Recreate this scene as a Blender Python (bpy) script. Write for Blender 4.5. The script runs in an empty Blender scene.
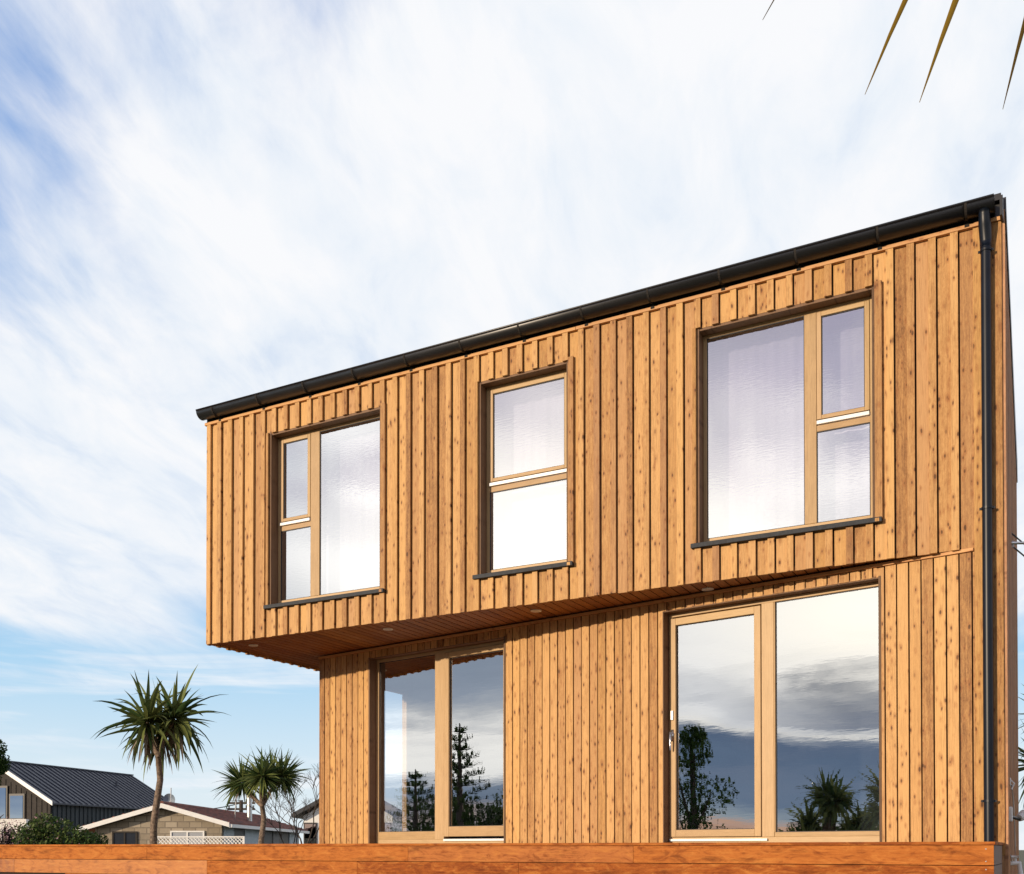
import bpy, math, random
from math import sin, cos, pi, radians, atan2, sqrt, tan
from mathutils import Vector, Matrix
random.seed(7)
S = bpy.context.scene
COL = S.collection
E = 1.5                                   # eye height above the ground
# ------------------------------------------------------------------ camera
cd = bpy.data.cameras.new('camera'); cam = bpy.data.objects.new('camera', cd); COL.objects.link(cam)
F = 1034.69
cd.sensor_width = 36; cd.lens = 36 * F / 1024
cam.location = (0, 0, E); cam.rotation_euler = (pi/2 + 0.012257, 0, 0)
cd.shift_y = (836.35 - 437) / 1024
cd.clip_start = 0.05; cd.clip_end = 6000
S.camera = cam
# ------------------------------------------------------------------ light
SUN_H = radians(53); SUN_E = radians(11)  # heading from -Y towards -X, elevation
sdir = Vector((-sin(SUN_H)*cos(SUN_E), -cos(SUN_H)*cos(SUN_E), sin(SUN_E)))
sl = bpy.data.lights.new('sun', 'SUN'); sl.energy = 4.6; sl.angle = radians(0.9); sl.color = (1.0, 0.80, 0.58)
so = bpy.data.objects.new('sun', sl); COL.objects.link(so)
so.rotation_euler = sdir.to_track_quat('Z', 'Y').to_euler(); so.location = (0, 0, 30)
S.view_settings.view_transform = 'Standard'; S.view_settings.look = 'None'
S.view_settings.exposure = 0.0; S.view_settings.gamma = 1.0; S.view_settings.use_curve_mapping = False
S.cycles.max_bounces = 8; S.cycles.transparent_max_bounces = 24; S.cycles.glossy_bounces = 4

class G:
    """small node graph helper"""
    def __init__(s, tree): s.t = tree; s.n = tree.nodes; s.l = tree.links
    def node(s, typ, **kw):
        n = s.n.new(typ)
        for k, v in kw.items(): setattr(n, k, v)
        return n
    def put(s, sock, v):
        if isinstance(v, bpy.types.NodeSocket): s.l.new(v, sock)
        elif v is not None:
            if isinstance(v, (tuple, list)) and len(v) == 3 and sock.type == 'RGBA': v = (*v, 1)
            sock.default_value = v
    def m(s, op, a, b=None, c=None, clamp=False):
        n = s.node('ShaderNodeMath', operation=op, use_clamp=clamp)
        s.put(n.inputs[0], a); s.put(n.inputs[1], b)
        if c is not None: s.put(n.inputs[2], c)
        return n.outputs[0]
    def step(s, x, a, b):                  # smoothstep
        n = s.node('ShaderNodeMapRange', interpolation_type='SMOOTHSTEP')
        s.put(n.inputs['Value'], x); s.put(n.inputs['From Min'], a); s.put(n.inputs['From Max'], b)
        return n.outputs[0]
    def mix(s, f, a, b, mode='MIX'):
        n = s.node('ShaderNodeMix', data_type='RGBA', blend_type=mode)
        s.put(n.inputs['Factor'], f); s.put(n.inputs[6], a); s.put(n.inputs[7], b)
        return n.outputs[2]
    def xyz(s, x, y, z):
        n = s.node('ShaderNodeCombineXYZ')
        for i, v in enumerate((x, y, z)): s.put(n.inputs[i], v)
        return n.outputs[0]
    def sep(s, v):
        n = s.node('ShaderNodeSeparateXYZ'); s.l.new(v, n.inputs[0]); return n.outputs
    def noise(s, vec, scale, detail=4, rough=0.55, dist=0.0):
        n = s.node('ShaderNodeTexNoise'); s.put(n.inputs['Vector'], vec)
        n.inputs['Scale'].default_value = scale; n.inputs['Detail'].default_value = detail
        n.inputs['Roughness'].default_value = rough; n.inputs['Distortion'].default_value = dist
        return n.outputs[0]
    def ramp(s, fac, stops, interp='LINEAR'):
        n = s.node('ShaderNodeValToRGB'); n.color_ramp.interpolation = interp
        el = n.color_ramp.elements
        while len(el) < len(stops): el.new(0.5)
        for e_, (p, c) in zip(el, stops):
            e_.position = p; e_.color = (*c, 1) if len(c) == 3 else c
        s.put(n.inputs[0], fac); return n.outputs[0]

def make_world():
    w = bpy.data.worlds.new('World'); S.world = w; w.use_nodes = True
    g = G(w.node_tree); g.n.clear()
    ST = 0.10; K = 1 / ST
    out = g.node('ShaderNodeOutputWorld'); bg = g.node('ShaderNodeBackground'); bg.inputs[1].default_value = ST
    g.l.new(bg.outputs[0], out.inputs[0])
    sky = g.node('ShaderNodeTexSky', sky_type='NISHITA'); sky.sun_disc = False
    sky.sun_elevation = SUN_E; sky.sun_rotation = atan2(sdir.x, sdir.y) % (2*pi); sky.ozone_density = 2.0
    tc = g.node('ShaderNodeTexCoord'); nv = g.node('ShaderNodeVectorMath', operation='NORMALIZE')
    g.l.new(tc.outputs['Generated'], nv.inputs[0]); x, y, z = g.sep(nv.outputs[0])
    zc = g.m('MAXIMUM', z, 0.0)
    el = g.m('MULTIPLY', g.m('ARCSINE', zc), 180/pi)            # degrees
    den = g.m('ADD', zc, 0.16)
    px = g.m('DIVIDE', x, den); py = g.m('DIVIDE', y, den)
    # ---- the sky over the house: high thin cloud, clearing to blue low down
    # streaks run along one direction of the cloud layer
    a = radians(80)
    su = g.m('ADD', g.m('MULTIPLY', px, cos(a)), g.m('MULTIPLY', py, sin(a)))
    sv = g.m('SUBTRACT', g.m('MULTIPLY', py, cos(a)), g.m('MULTIPLY', px, sin(a)))
    st = g.xyz(g.m('MULTIPLY', su, 0.55), g.m('MULTIPLY', sv, 1.7), 3.1)
    n1 = g.noise(st, 1.7, 9, 0.56, 0.5)
    n2 = g.noise(g.xyz(px, py, 7.7), 0.75, 3, 0.5, 0.3)
    n3 = g.noise(g.xyz(g.m('MULTIPLY', su, 0.6), g.m('MULTIPLY', sv, 1.3), 1.2), 6.0, 8, 0.60, 0.4)
    dens = g.m('ADD', g.m('MULTIPLY', n1, 0.60), g.m('ADD', g.m('MULTIPLY', n2, 0.50), g.m('MULTIPLY', n3, 0.16)))
    az = g.m('MULTIPLY', g.m('ARCTAN2', x, y), 180/pi)
    # high left corner of the view is thinner
    thin = g.step(g.m('ADD', g.m('MULTIPLY', g.m('SUBTRACT', el, 25.0), 1.5), g.m('MULTIPLY', g.m('ADD', az, 5.0), -0.9)), 6.0, 34.0)
    thin = g.m('MAXIMUM', thin, g.m('MULTIPLY', g.step(el, 33.0, 40.0), 0.30))
    up = g.step(g.m('ADD', el, g.m('MULTIPLY', g.m('SUBTRACT', n1, 0.5), 7.0)), 9.6, 12.6)
    lo = g.m('ADD', 0.30, g.m('MULTIPLY', thin, 0.26)); hi = g.m('ADD', 0.58, g.m('MULTIPLY', thin, 0.20))
    cov = g.m('MULTIPLY', g.step(dens, lo, hi), up)
    cov = g.m('MAXIMUM', cov, g.m('MULTIPLY', up, g.m('SUBTRACT', 0.94, g.m('MULTIPLY', thin, 0.78))))
    low = g.noise(g.xyz(g.m('MULTIPLY', az, 0.05), g.m('MULTIPLY', el, 0.55), 0.4), 1.3, 6, 0.55, 0.4)
    wisps = g.m('MULTIPLY', g.step(low, 0.50, 0.74), g.m('MULTIPLY', g.step(el, 24.0, 13.0), 0.75))
    cov = g.m('MAXIMUM', cov, wisps)
    clear = g.ramp(g.m('DIVIDE', el, 60.0), [(0.0, (0.86, 0.94, 0.98)), (0.07, (0.74, 0.88, 0.98)), (0.16, (0.46, 0.73, 0.97)),
                                             (0.22, (0.36, 0.62, 0.93)), (0.5, (0.17, 0.37, 0.78)), (1.0, (0.12, 0.26, 0.62))])
    k = g.node('ShaderNodeVectorMath', operation='SCALE'); g.l.new(clear, k.inputs[0]); k.inputs['Scale'].default_value = K
    blue = g.mix(0.10, k.outputs[0], sky.outputs[0])
    shade = g.ramp(g.m('ADD', g.m('MULTIPLY', n3, 0.65), g.m('MULTIPLY', n2, 0.35)),
                   [(0.35, (0.70*K, 0.79*K, 0.92*K)), (0.47, (0.85*K, 0.90*K, 0.965*K)), (0.59, (0.95*K, 0.96*K, 0.985*K))])
    front = g.mix(cov, blue, shade)
    # ---- the sky behind the viewer, towards the low sun: layered evening cloud
    hd = g.m('MULTIPLY', g.m('ARCTAN2', g.m('MULTIPLY', x, -1.0), g.m('MULTIPLY', y, -1.0)), 180/pi)  # heading from -Y to -X
    b1 = g.noise(g.xyz(g.m('MULTIPLY', hd, 0.040), g.m('MULTIPLY', el, 0.16), 2.0), 1.6, 8, 0.55, 0.6)
    b2 = g.noise(g.xyz(g.m('MULTIPLY', hd, 0.05), g.m('MULTIPLY', el, 0.35), 9.0), 1.5, 8, 0.6, 0.8)
    ee = g.m('ADD', el, g.m('ADD', g.m('MULTIPLY', g.m('SUBTRACT', b1, 0.5), 6.0), g.m('MULTIPLY', g.m('SUBTRACT', b2, 0.5), 3.0)))
    ra = g.ramp(g.m('DIVIDE', ee, 40.0), [
        (0.000, (0.55, 0.36, 0.28)), (0.028, (0.85, 0.52, 0.36)), (0.050, (0.46, 0.54, 0.60)), (0.085, (0.20, 0.29, 0.43)),
        (0.135, (0.15, 0.22, 0.35)), (0.150, (0.45, 0.50, 0.58)), (0.162, (1.45, 1.40, 1.28)), (0.180, (1.10, 1.10, 1.08)), (0.192, (0.22, 0.27, 0.38)),
        (0.222, (0.16, 0.21, 0.31)), (0.245, (1.45, 1.42, 1.36)), (0.44, (1.55, 1.50, 1.45)), (0.58, (0.85, 0.80, 0.90)), (0.72, (0.42, 0.37, 0.50)),
        (0.90, (0.20, 0.22, 0.30)), (1.0, (0.16, 0.19, 0.27))])
    lift = g.m('MULTIPLY', g.step(g.m('ADD', hd, g.m('MULTIPLY', b2, 10.0)), 62.5, 70.0), g.step(ee, 6.0, 7.5))
    ra = g.mix(g.m('MULTIPLY', lift, 0.8), ra, (1.45, 1.45, 1.44))
    rb = g.ramp(g.m('DIVIDE', ee, 40.0), [
        (0.000, (0.40, 0.36, 0.36)), (0.030, (0.60, 0.48, 0.42)), (0.055, (0.22, 0.29, 0.40)), (0.082, (0.26, 0.34, 0.46)),
        (0.100, (1.45, 1.43, 1.36)), (0.155, (1.60, 1.56, 1.46)), (0.195, (0.80, 0.83, 0.86)), (0.228, (0.46, 0.54, 0.66)),
        (0.300, (0.36, 0.45, 0.58)), (0.36, (1.05, 1.05, 1.06)), (0.50, (0.55, 0.62, 0.78)), (0.64, (0.95, 0.90, 0.95)), (0.75, (0.36, 0.38, 0.48)),
        (0.90, (0.19, 0.21, 0.29)), (1.0, (0.15, 0.18, 0.26))])
    rear = g.mix(g.step(g.m('ADD', hd, g.m('MULTIPLY', b2, 6.0)), 68.0, 77.0), ra, rb)
    streak = g.step(b2, 0.42, 0.66)
    b3 = g.noise(g.xyz(g.m('MULTIPLY', hd, 0.10), g.m('MULTIPLY', el, 0.26), 4.0), 1.6, 9, 0.66, 0.7)
    hi_ = g.m('MULTIPLY', g.step(el, 15.0, 21.0), g.step(b3, 0.40, 0.60))
    rear = g.mix(g.m('MULTIPLY', hi_, 0.72), rear, (0.50, 0.47, 0.66))
    rear = g.mix(g.m('MULTIPLY', streak, 0.30), rear, (0.34, 0.40, 0.52))
    dt = g.node('ShaderNodeVectorMath', operation='DOT_PRODUCT'); g.l.new(nv.outputs[0], dt.inputs[0]); dt.inputs[1].default_value = sdir
    glow = g.m('POWER', g.m('MAXIMUM', dt.outputs['Value'], 0.0), 60.0)
    glow = g.m('MULTIPLY', glow, g.step(ee, 7.0, 12.0))
    rear = g.mix(glow, rear, (2.2, 2.05, 1.75))
    kk = g.node('ShaderNodeVectorMath', operation='SCALE'); g.l.new(rear, kk.inputs[0]); kk.inputs['Scale'].default_value = K
    f = g.m('MAXIMUM', g.step(y, 0.40, 0.02), g.step(el, 46.0, 62.0))
    g.l.new(g.mix(f, front, kk.outputs[0]), bg.inputs[0])
make_world()

# ------------------------------------------------------------------ materials
def mat(name, col=(0.5, 0.5, 0.5), rough=0.6, metal=0.0, var=0.0, vscale=6.0, bump=0.0, bscale=40.0, spec=0.5, col2=None):
    m = bpy.data.materials.new(name); m.use_nodes = True; g = G(m.node_tree)
    p = g.n['Principled BSDF']; p.inputs['Roughness'].default_value = rough; p.inputs['Metallic'].default_value = metal
    p.inputs['Specular IOR Level'].default_value = spec
    tc = g.node('ShaderNodeTexCoord').outputs['Object']
    if var or col2:
        n = g.noise(tc, vscale, 5, 0.6)
        c2 = col2 or tuple(c*(1-var) for c in col)
        g.l.new(g.mix(g.step(n, 0.3, 0.7), col, c2), p.inputs['Base Color'])
    else: p.inputs['Base Color'].default_value = (*col, 1)
    if bump:
        b = g.node('ShaderNodeBump'); b.inputs['Strength'].default_value = bump; b.inputs['Distance'].default_value = 0.01
        g.l.new(g.noise(tc, bscale, 4), b.inputs['Height']); g.l.new(b.outputs[0], p.inputs['Normal'])
    return m

def wood(name, light, mid, dark, axis='z', grain=1.0, knots=1.0, rough=0.62, wear=0.0, spec=0.3, ripple=0.0, bump=0.5, silver=0.0):
    """timber: 'board' attribute gives each board its own tone and its own stretch of grain"""
    m = bpy.data.materials.new(name); m.use_nodes = True; g = G(m.node_tree); p = g.n['Principled BSDF']
    at = g.node('ShaderNodeAttribute', attribute_name='board').outputs['Fac']
    x, y, z = g.sep(g.node('ShaderNodeTexCoord').outputs['Object'])
    if axis == 'x': x, z = z, x
    if axis == 'y': y, z = z, y
    off = g.m('MULTIPLY', at, 57.0)
    wob = g.noise(g.xyz(g.m('MULTIPLY', x, 4), g.m('MULTIPLY', y, 4), g.m('ADD', g.m('MULTIPLY', z, 1.6), off)), 1.0, 3)
    cx = g.m('ADD', x, g.m('MULTIPLY', wob, 0.06))
    v = g.xyz(g.m('MULTIPLY', cx, 60), g.m('MULTIPLY', y, 60), g.m('ADD', g.m('MULTIPLY', z, 1.4), off))
    gr = g.noise(v, 1.0, 6, 0.62)
    bl = g.noise(g.xyz(g.m('MULTIPLY', x, 16), g.m('MULTIPLY', y, 9), g.m('ADD', g.m('MULTIPLY', z, 4.5), off)), 1.0, 5, 0.62, 0.6)
    tone = g.m('ADD', g.m('MULTIPLY', g.m('FRACT', g.m('MULTIPLY', at, 13.7)), 0.62),
               g.m('ADD', g.m('MULTIPLY', gr, 0.75*grain), g.m('MULTIPLY', bl, 0.62)))
    mot = g.noise(g.xyz(g.m('MULTIPLY', cx, 85), g.m('MULTIPLY', y, 40), g.m('ADD', g.m('MULTIPLY', z, 26), off)), 1.0, 5, 0.7, 1.0)
    tone = g.m('ADD', tone, g.m('MULTIPLY', g.m('SUBTRACT', mot, 0.5), 0.75*grain))
    tone = g.m('SUBTRACT', tone, 0.30*grain + 0.10)
    col = g.ramp(tone, [(0.08, dark), (0.42, mid), (0.80, light)])
    # every few boards a pinker or greyer one
    pk = g.step(g.m('FRACT', g.m('MULTIPLY', at, 7.31)), 0.70, 0.98)
    col = g.mix(g.m('MULTIPLY', pk, 0.55), col, tuple(0.55*a + 0.45*b for a, b in zip(mid, (0.42, 0.24, 0.15))))
    yl = g.step(g.m('FRACT', g.m('MULTIPLY', at, 19.3)), 0.62, 0.95)
    col = g.mix(g.m('MULTIPLY', yl, 0.35), col, tuple(min(1, a*b) for a, b in zip(light, (1.12, 1.12, 0.92))))
    if knots:
        for sc, r, gate, st in ((5.5, 0.075, 0.34, 0.90), (10.0, 0.105, 0.40, 0.88), (19.0, 0.16, 0.46, 0.80)):
            vo = g.node('ShaderNodeTexVoronoi'); vo.inputs['Scale'].default_value = 1.0
            g.put(vo.inputs['Vector'], g.xyz(g.m('MULTIPLY', cx, sc*1.5), g.m('MULTIPLY', y, 0.2), g.m('ADD', g.m('MULTIPLY', z, sc*0.62), g.m('MULTIPLY', off, 3))))
            d = g.m('ADD', vo.outputs['Distance'], g.m('MULTIPLY', g.m('SUBTRACT', gr, 0.5), 0.10))
            on = g.step(g.m('ADD', g.sep(vo.outputs['Color'])[0], g.m('MULTIPLY', g.m('SUBTRACT', g.m('FRACT', g.m('MULTIPLY', at, 31.7)), 0.5), 0.35)), gate, gate + 0.25)
            core = g.m('MULTIPLY', g.step(d, r*1.35, r*0.8), on)
            halo = g.m('MULTIPLY', g.step(d, r*3.2, r*1.0), on)
            col = g.mix(g.m('MULTIPLY', halo, 0.42*knots), col, tuple(.5*(a+b)*k_ for a, b, k_ in zip(mid, dark, (1.25, .95, .8))))
            ring = g.m('MULTIPLY', halo, g.m('ABSOLUTE', g.m('SINE', g.m('MULTIPLY', d, 40.0))))
            col = g.mix(g.m('MULTIPLY', ring, 0.30*knots), col, dark)
            col = g.mix(g.m('MULTIPLY', core, st*knots), col, tuple(0.45*c for c in dark))
    # resin darkened streaks
    stk = g.noise(g.xyz(g.m('MULTIPLY', cx, 34), g.m('MULTIPLY', y, 20), g.m('ADD', g.m('MULTIPLY', z, 0.8), g.m('MULTIPLY', off, 1.7))), 1.0, 4, 0.6)
    col = g.mix(g.m('MULTIPLY', g.step(stk, 0.58, 0.72), 0.28), col, dark)
    fine = g.noise(g.xyz(g.m('MULTIPLY', x, 260), g.m('MULTIPLY', y, 260), g.m('ADD', g.m('MULTIPLY', z, 5.0), off)), 1.0, 3, 0.6)
    col = g.mix(g.m('MULTIPLY', g.step(fine, 0.48, 0.70), 0.42), col, tuple(0.72*c for c in dark))
    if wear:
        w2 = g.noise(g.xyz(g.m('MULTIPLY', x, 15), g.m('MULTIPLY', y, 15), g.m('ADD', g.m('MULTIPLY', z, 5.0), off)), 1.0, 6, 0.7, 1.2)
        col = g.mix(g.m('MULTIPLY', g.step(w2, 0.50, 0.68), 0.55), col, tuple(min(1, a*b) for a, b in zip(light, (1.2, 1.45, 1.6))))
        col = g.mix(g.m('MULTIPLY', g.step(w2, 0.50, 0.34), 0.55), col, dark)
        wn = g.noise(g.xyz(g.m('MULTIPLY', x, 9), g.m('MULTIPLY', y, 9), g.m('MULTIPLY', z, 1.6)), 1.0, 7, 0.72)
        col = g.mix(g.m('MULTIPLY', g.step(wn, 0.52, 0.66), wear), col, tuple(0.35*c for c in dark))
    if silver:
        col = g.mix(silver, col, (0.11, 0.085, 0.07))
    if ripple:
        wv = g.node('ShaderNodeTexWave'); wv.inputs['Scale'].default_value = 2.1; wv.inputs['Distortion'].default_value = 5.0; wv.inputs['Detail'].default_value = 3.0
        g.put(wv.inputs['Vector'], g.xyz(z, g.m('MULTIPLY', x, 1.6), 0.0))
        col = g.mix(g.m('MULTIPLY', wv.outputs['Fac'], ripple), col, light)
    g.l.new(col, p.inputs['Base Color'])
    p.inputs['Roughness'].default_value = rough; p.inputs['Specular IOR Level'].default_value = spec
    b = g.node('ShaderNodeBump'); b.inputs['Strength'].default_value = bump; b.inputs['Distance'].default_value = 0.002
    g.l.new(g.m('ADD', fine, g.m('MULTIPLY', gr, 1.2)), b.inputs['Height']); g.l.new(b.outputs[0], p.inputs['Normal'])
    return m

LT, MD, DK = (0.56, 0.325, 0.125), (0.385, 0.198, 0.066), (0.145, 0.056, 0.015)
M_clad = wood('larch_cladding', LT, MD, DK, knots=1.0)
M_clad_y = M_clad
M_trimx = wood('larch_trim', (0.60, 0.33, 0.14), (0.50, 0.25, 0.10), (0.32, 0.13, 0.045), axis='x', knots=0.5)
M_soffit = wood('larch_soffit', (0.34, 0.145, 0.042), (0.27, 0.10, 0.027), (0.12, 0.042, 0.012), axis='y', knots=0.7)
M_side = wood('weathered_cladding', (0.62, 0.34, 0.18), (0.46, 0.24, 0.12), (0.24, 0.12, 0.06), knots=0.6, silver=0.05)
M_reveal = wood('shade_toned_reveal_timber', (0.15, 0.083, 0.04), (0.10, 0.053, 0.025), (0.05, 0.026, 0.013), knots=0.5)  # browns darkened: shade inside the window and door openings is in the colour
M_frame = wood('varnished_timber', (0.49, 0.335, 0.175), (0.42, 0.275, 0.135), (0.31, 0.195, 0.09), knots=0.0, grain=0.5, rough=0.5, spec=0.3, bump=0.15)
M_framex = wood('varnished_timber_rail', (0.49, 0.335, 0.175), (0.42, 0.275, 0.135), (0.31, 0.195, 0.09), axis='x', knots=0.0, grain=0.5, rough=0.5, spec=0.3, bump=0.15)
M_deck = wood('oiled_deck_timber', (0.44, 0.145, 0.030), (0.32, 0.088, 0.015), (0.14, 0.030, 0.007), axis='x', knots=0.35, rough=0.7, wear=0.5, spec=0.12, bump=0.35)
M_deckr = wood('rippled_deck_timber', (0.46, 0.17, 0.040), (0.30, 0.085, 0.016), (0.16, 0.04, 0.011), axis='x', knots=0.1, rough=0.45, wear=0.2, ripple=0.5, spec=0.3)
M_deckend = wood('deck_end_timber', (0.25, 0.17, 0.13), (0.19, 0.12, 0.09), (0.10, 0.06, 0.05), axis='y', knots=0.2)
M_black = mat('dark_cavity', (0.015, 0.012, 0.01), 0.9)
M_gutter = mat('gutter_steel', (0.014, 0.014, 0.016), 0.34, 0.0, var=0.3, vscale=3, spec=0.6)
M_pipe = mat('downpipe_steel', (0.004, 0.008, 0.017), 0.38, 0.0, var=0.4, vscale=4, spec=0.28)
M_sill = mat('slate_grey_sill', (0.020, 0.026, 0.036), 0.7, var=0.5, vscale=30, bump=0.4)
M_white = mat('white_paint', (0.78, 0.78, 0.76), 0.45, var=0.08)
M_alu = mat('bright_aluminium_strip', (0.80, 0.80, 0.80), 0.35, var=0.05)
M_steel = mat('brushed_steel', (0.62, 0.62, 0.62), 0.25, 0.9)
M_plaster = mat('room_plaster', (0.22, 0.22, 0.22), 0.85, var=0.06)
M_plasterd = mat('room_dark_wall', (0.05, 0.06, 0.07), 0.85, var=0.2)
M_floor = mat('room_floorboards', (0.22, 0.14, 0.08), 0.5, var=0.3)
M_curt = mat('sheer_curtain', (0.62, 0.62, 0.68), 0.9, var=0.12, vscale=2)
M_seal = mat('rubber_seal', (0.02, 0.02, 0.025), 0.6)
M_shelf = mat('dark_shelf', (0.03, 0.028, 0.028), 0.5)

def glass(name, refl, tint, warp=0.0, scale=1.0):
    m = bpy.data.materials.new(name); m.use_nodes = True; g = G(m.node_tree); g.n.clear()
    o = g.node('ShaderNodeOutputMaterial'); t = g.node('ShaderNodeBsdfTransparent'); t.inputs[0].default_value = (*tint, 1)
    gl = g.node('ShaderNodeBsdfGlossy'); gl.inputs['Roughness'].default_value = 0.0; gl.inputs[0].default_value = (0.97, 0.98, 1.0, 1)
    fr = g.node('ShaderNodeFresnel'); fr.inputs[0].default_value = 1.5
    f = g.m('ADD', refl, fr.outputs[0], clamp=True); mx = g.node('ShaderNodeMixShader')
    g.l.new(f, mx.inputs[0]); g.l.new(t.outputs[0], mx.inputs[1]); g.l.new(gl.outputs[0], mx.inputs[2]); g.l.new(mx.outputs[0], o.inputs[0])
    if warp:
        x, y, z = g.sep(g.node('ShaderNodeTexCoord').outputs['Object'])
        b = g.node('ShaderNodeBump'); b.inputs['Strength'].default_value = warp; b.inputs['Distance'].default_value = 0.002
        g.l.new(g.noise(g.xyz(g.m('MULTIPLY', x, 5.0), 0.0, g.m('MULTIPLY', z, 30.0)), scale, 2), b.inputs['Height'])
        g.l.new(b.outputs[0], gl.inputs['Normal'])
    return m
M_glass = glass('door_glass', 0.50, (0.93, 0.96, 1.0), 0.03)
M_glassu = glass('window_glass', 0.60, (0.86, 0.86, 0.94), 0.08, 2.5)
M_clear = bpy.data.materials.new('clear_glass_back'); M_clear.use_nodes = True; g = G(M_clear.node_tree); g.n.clear()
o = g.node('ShaderNodeOutputMaterial'); t = g.node('ShaderNodeBsdfTransparent'); g.l.new(t.outputs[0], o.inputs[0])

# ------------------------------------------------------------------ mesh helpers
class MB:
    def __init__(s): s.v = []; s.f = []; s.a = []; s.mi = []
    def add(s, vs, fs, r=None, mi=0):
        r = random.random() if r is None else r
        b = len(s.v); s.v += [tuple(v) for v in vs]; s.a += [r]*len(vs)
        s.f += [tuple(b+i for i in f) for f in fs]; s.mi += [mi]*len(fs)
    def box(s, x0, x1, y0, y1, z0, z1, r=None, mi=0):
        if x1 - x0 < 1e-4 or z1 - z0 < 1e-4 or y1 - y0 < 1e-4: return
        s.add([(x0,y0,z0),(x1,y0,z0),(x1,y1,z0),(x0,y1,z0),(x0,y0,z1),(x1,y0,z1),(x1,y1,z1),(x0,y1,z1)],
              [(0,3,2,1),(4,5,6,7),(0,1,5,4),(1,2,6,5),(2,3,7,6),(3,0,4,7)], r, mi)
    def prism(s, poly, vec, r=None, mi=0):          # polygon (3-d points) pushed along vec
        n = len(poly); vec = Vector(vec)
        vs = [Vector(p) for p in poly] + [Vector(p)+vec for p in poly]
        fs = [tuple(range(n))[::-1], tuple(range(n, 2*n))] + [(i, (i+1) % n, (i+1) % n+n, i+n) for i in range(n)]
        s.add(vs, fs, r, mi)
    def tube(s, pts, rad, n=10, r=None, cap=True, mi=0):
        pts = [Vector(p) for p in pts]; rad = rad if isinstance(rad, (list, tuple)) else [rad]*len(pts)
        vs = []; fs = []
        up = None
        for i, p in enumerate(pts):
            d = (pts[min(i+1, len(pts)-1)] - pts[max(i-1, 0)]).normalized()
            if up is None: up = Vector((0, 0, 1)) if abs(d.z) < 0.9 else Vector((1, 0, 0))
            a = d.cross(up).normalized(); b = a.cross(d).normalized(); up = b
            for k in range(n):
                t = 2*pi*k/n; vs.append(p + a*cos(t)*rad[i] + b*sin(t)*rad[i])
        for i in range(len(pts)-1):
            for k in range(n):
                fs.append((i*n+k, i*n+(k+1) % n, (i+1)*n+(k+1) % n, (i+1)*n+k))
        if cap: fs.append(tuple(range(n))); fs.append(tuple(range((len(pts)-1)*n, len(pts)*n))[::-1])
        s.add(vs, fs, r, mi)
    def build(s, name, m, parent=None, loc=(0,0,0), rz=0.0, smooth=False, bevel=0.0, label=None):
        me = bpy.data.meshes.new(name); me.from_pydata(s.v, [], s.f)
        ms = m if isinstance(m, (list, tuple)) else [m]
        for q in ms: me.materials.append(q)
        if len(ms) > 1: me.polygons.foreach_set('material_index', s.mi)
        at = me.attributes.new('board', 'FLOAT', 'POINT'); at.data.foreach_set('value', s.a)
        me.update(); me.validate()
        if smooth: me.polygons.foreach_set('use_smooth', [True]*len(me.polygons))
        o = bpy.data.objects.new(name, me); COL.objects.link(o)
        o.location = loc; o.rotation_euler = (0, 0, rz)
        if parent: o.parent = parent
        if bevel:
            b = o.modifiers.new('bevel', 'BEVEL'); b.width = bevel; b.segments = 2; b.limit_method = 'ANGLE'
        if label: o['label'] = label
        return o
def empty(name, loc=(0,0,0), rz=0.0, parent=None):
    o = bpy.data.objects.new(name, None); COL.objects.link(o); o.location = loc; o.rotation_euler = (0, 0, rz)
    o.empty_display_size = 0.2
    if parent: o.parent = parent
    return o
def tag(o, label=None, cat=None, group=None, kind=None):
    for k, v in (('label', label), ('category', cat), ('group', group), ('kind', kind)):
        if v: o[k] = v
    return o

# ------------------------------------------------------------------ ground
gm = MB(); gm.add([(-900,-900,0),(900,-900,0),(900,1500,0),(-900,1500,0)], [(0,1,2,3)])
M_ground = mat('lawn_ground', (0.06, 0.085, 0.03), 0.95, col2=(0.12, 0.10, 0.06), vscale=0.4, bump=0.5, bscale=8)
tag(gm.build('ground', M_ground), kind='structure')

# ------------------------------------------------------------------ the timber house
TU, TL = radians(28.075), radians(37.70)
X0, Y0 = 3.606, 8.05
house = empty('timber_house', (X0, Y0, 0), -TU)
tag(house, 'larch clad two storey house whose upper floor juts out over the ground floor', 'house')
ZS, ZT, ZR = E+2.367, E+4.857, E+5.0       # soffit, cladding top, roof edge
UL, UR = -8.05, 0.205
RL = -(TL - TU)                            # ground floor wall turned against the upper one
LL = -7.537
DEP = 6.7
CU, CV = LL*cos(TL-TU), -LL*sin(TL-TU)     # left corner of the ground floor in the upper frame
DT = E + 0.05                              # deck top

def split(cols, z0, z1, holes):
    """cut a column a..b into the z pieces outside the holes"""
    a, b = cols; cuts = sorted({a, b, *[h for H in holes for h in H[:2] if a < h < b]})
    for p, q in zip(cuts, cuts[1:]):
        mid = (p+q)/2; segs = [(z0, z1)]
        for H in holes:
            if H[0] < mid < H[1]:
                segs = [s for (u, w) in segs for s in ((u, min(w, H[2])), (max(u, H[3]), w)) if s[1]-s[0] > 1e-3]
        for s_ in segs: yield p, q, s_[0], s_[1]

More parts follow.
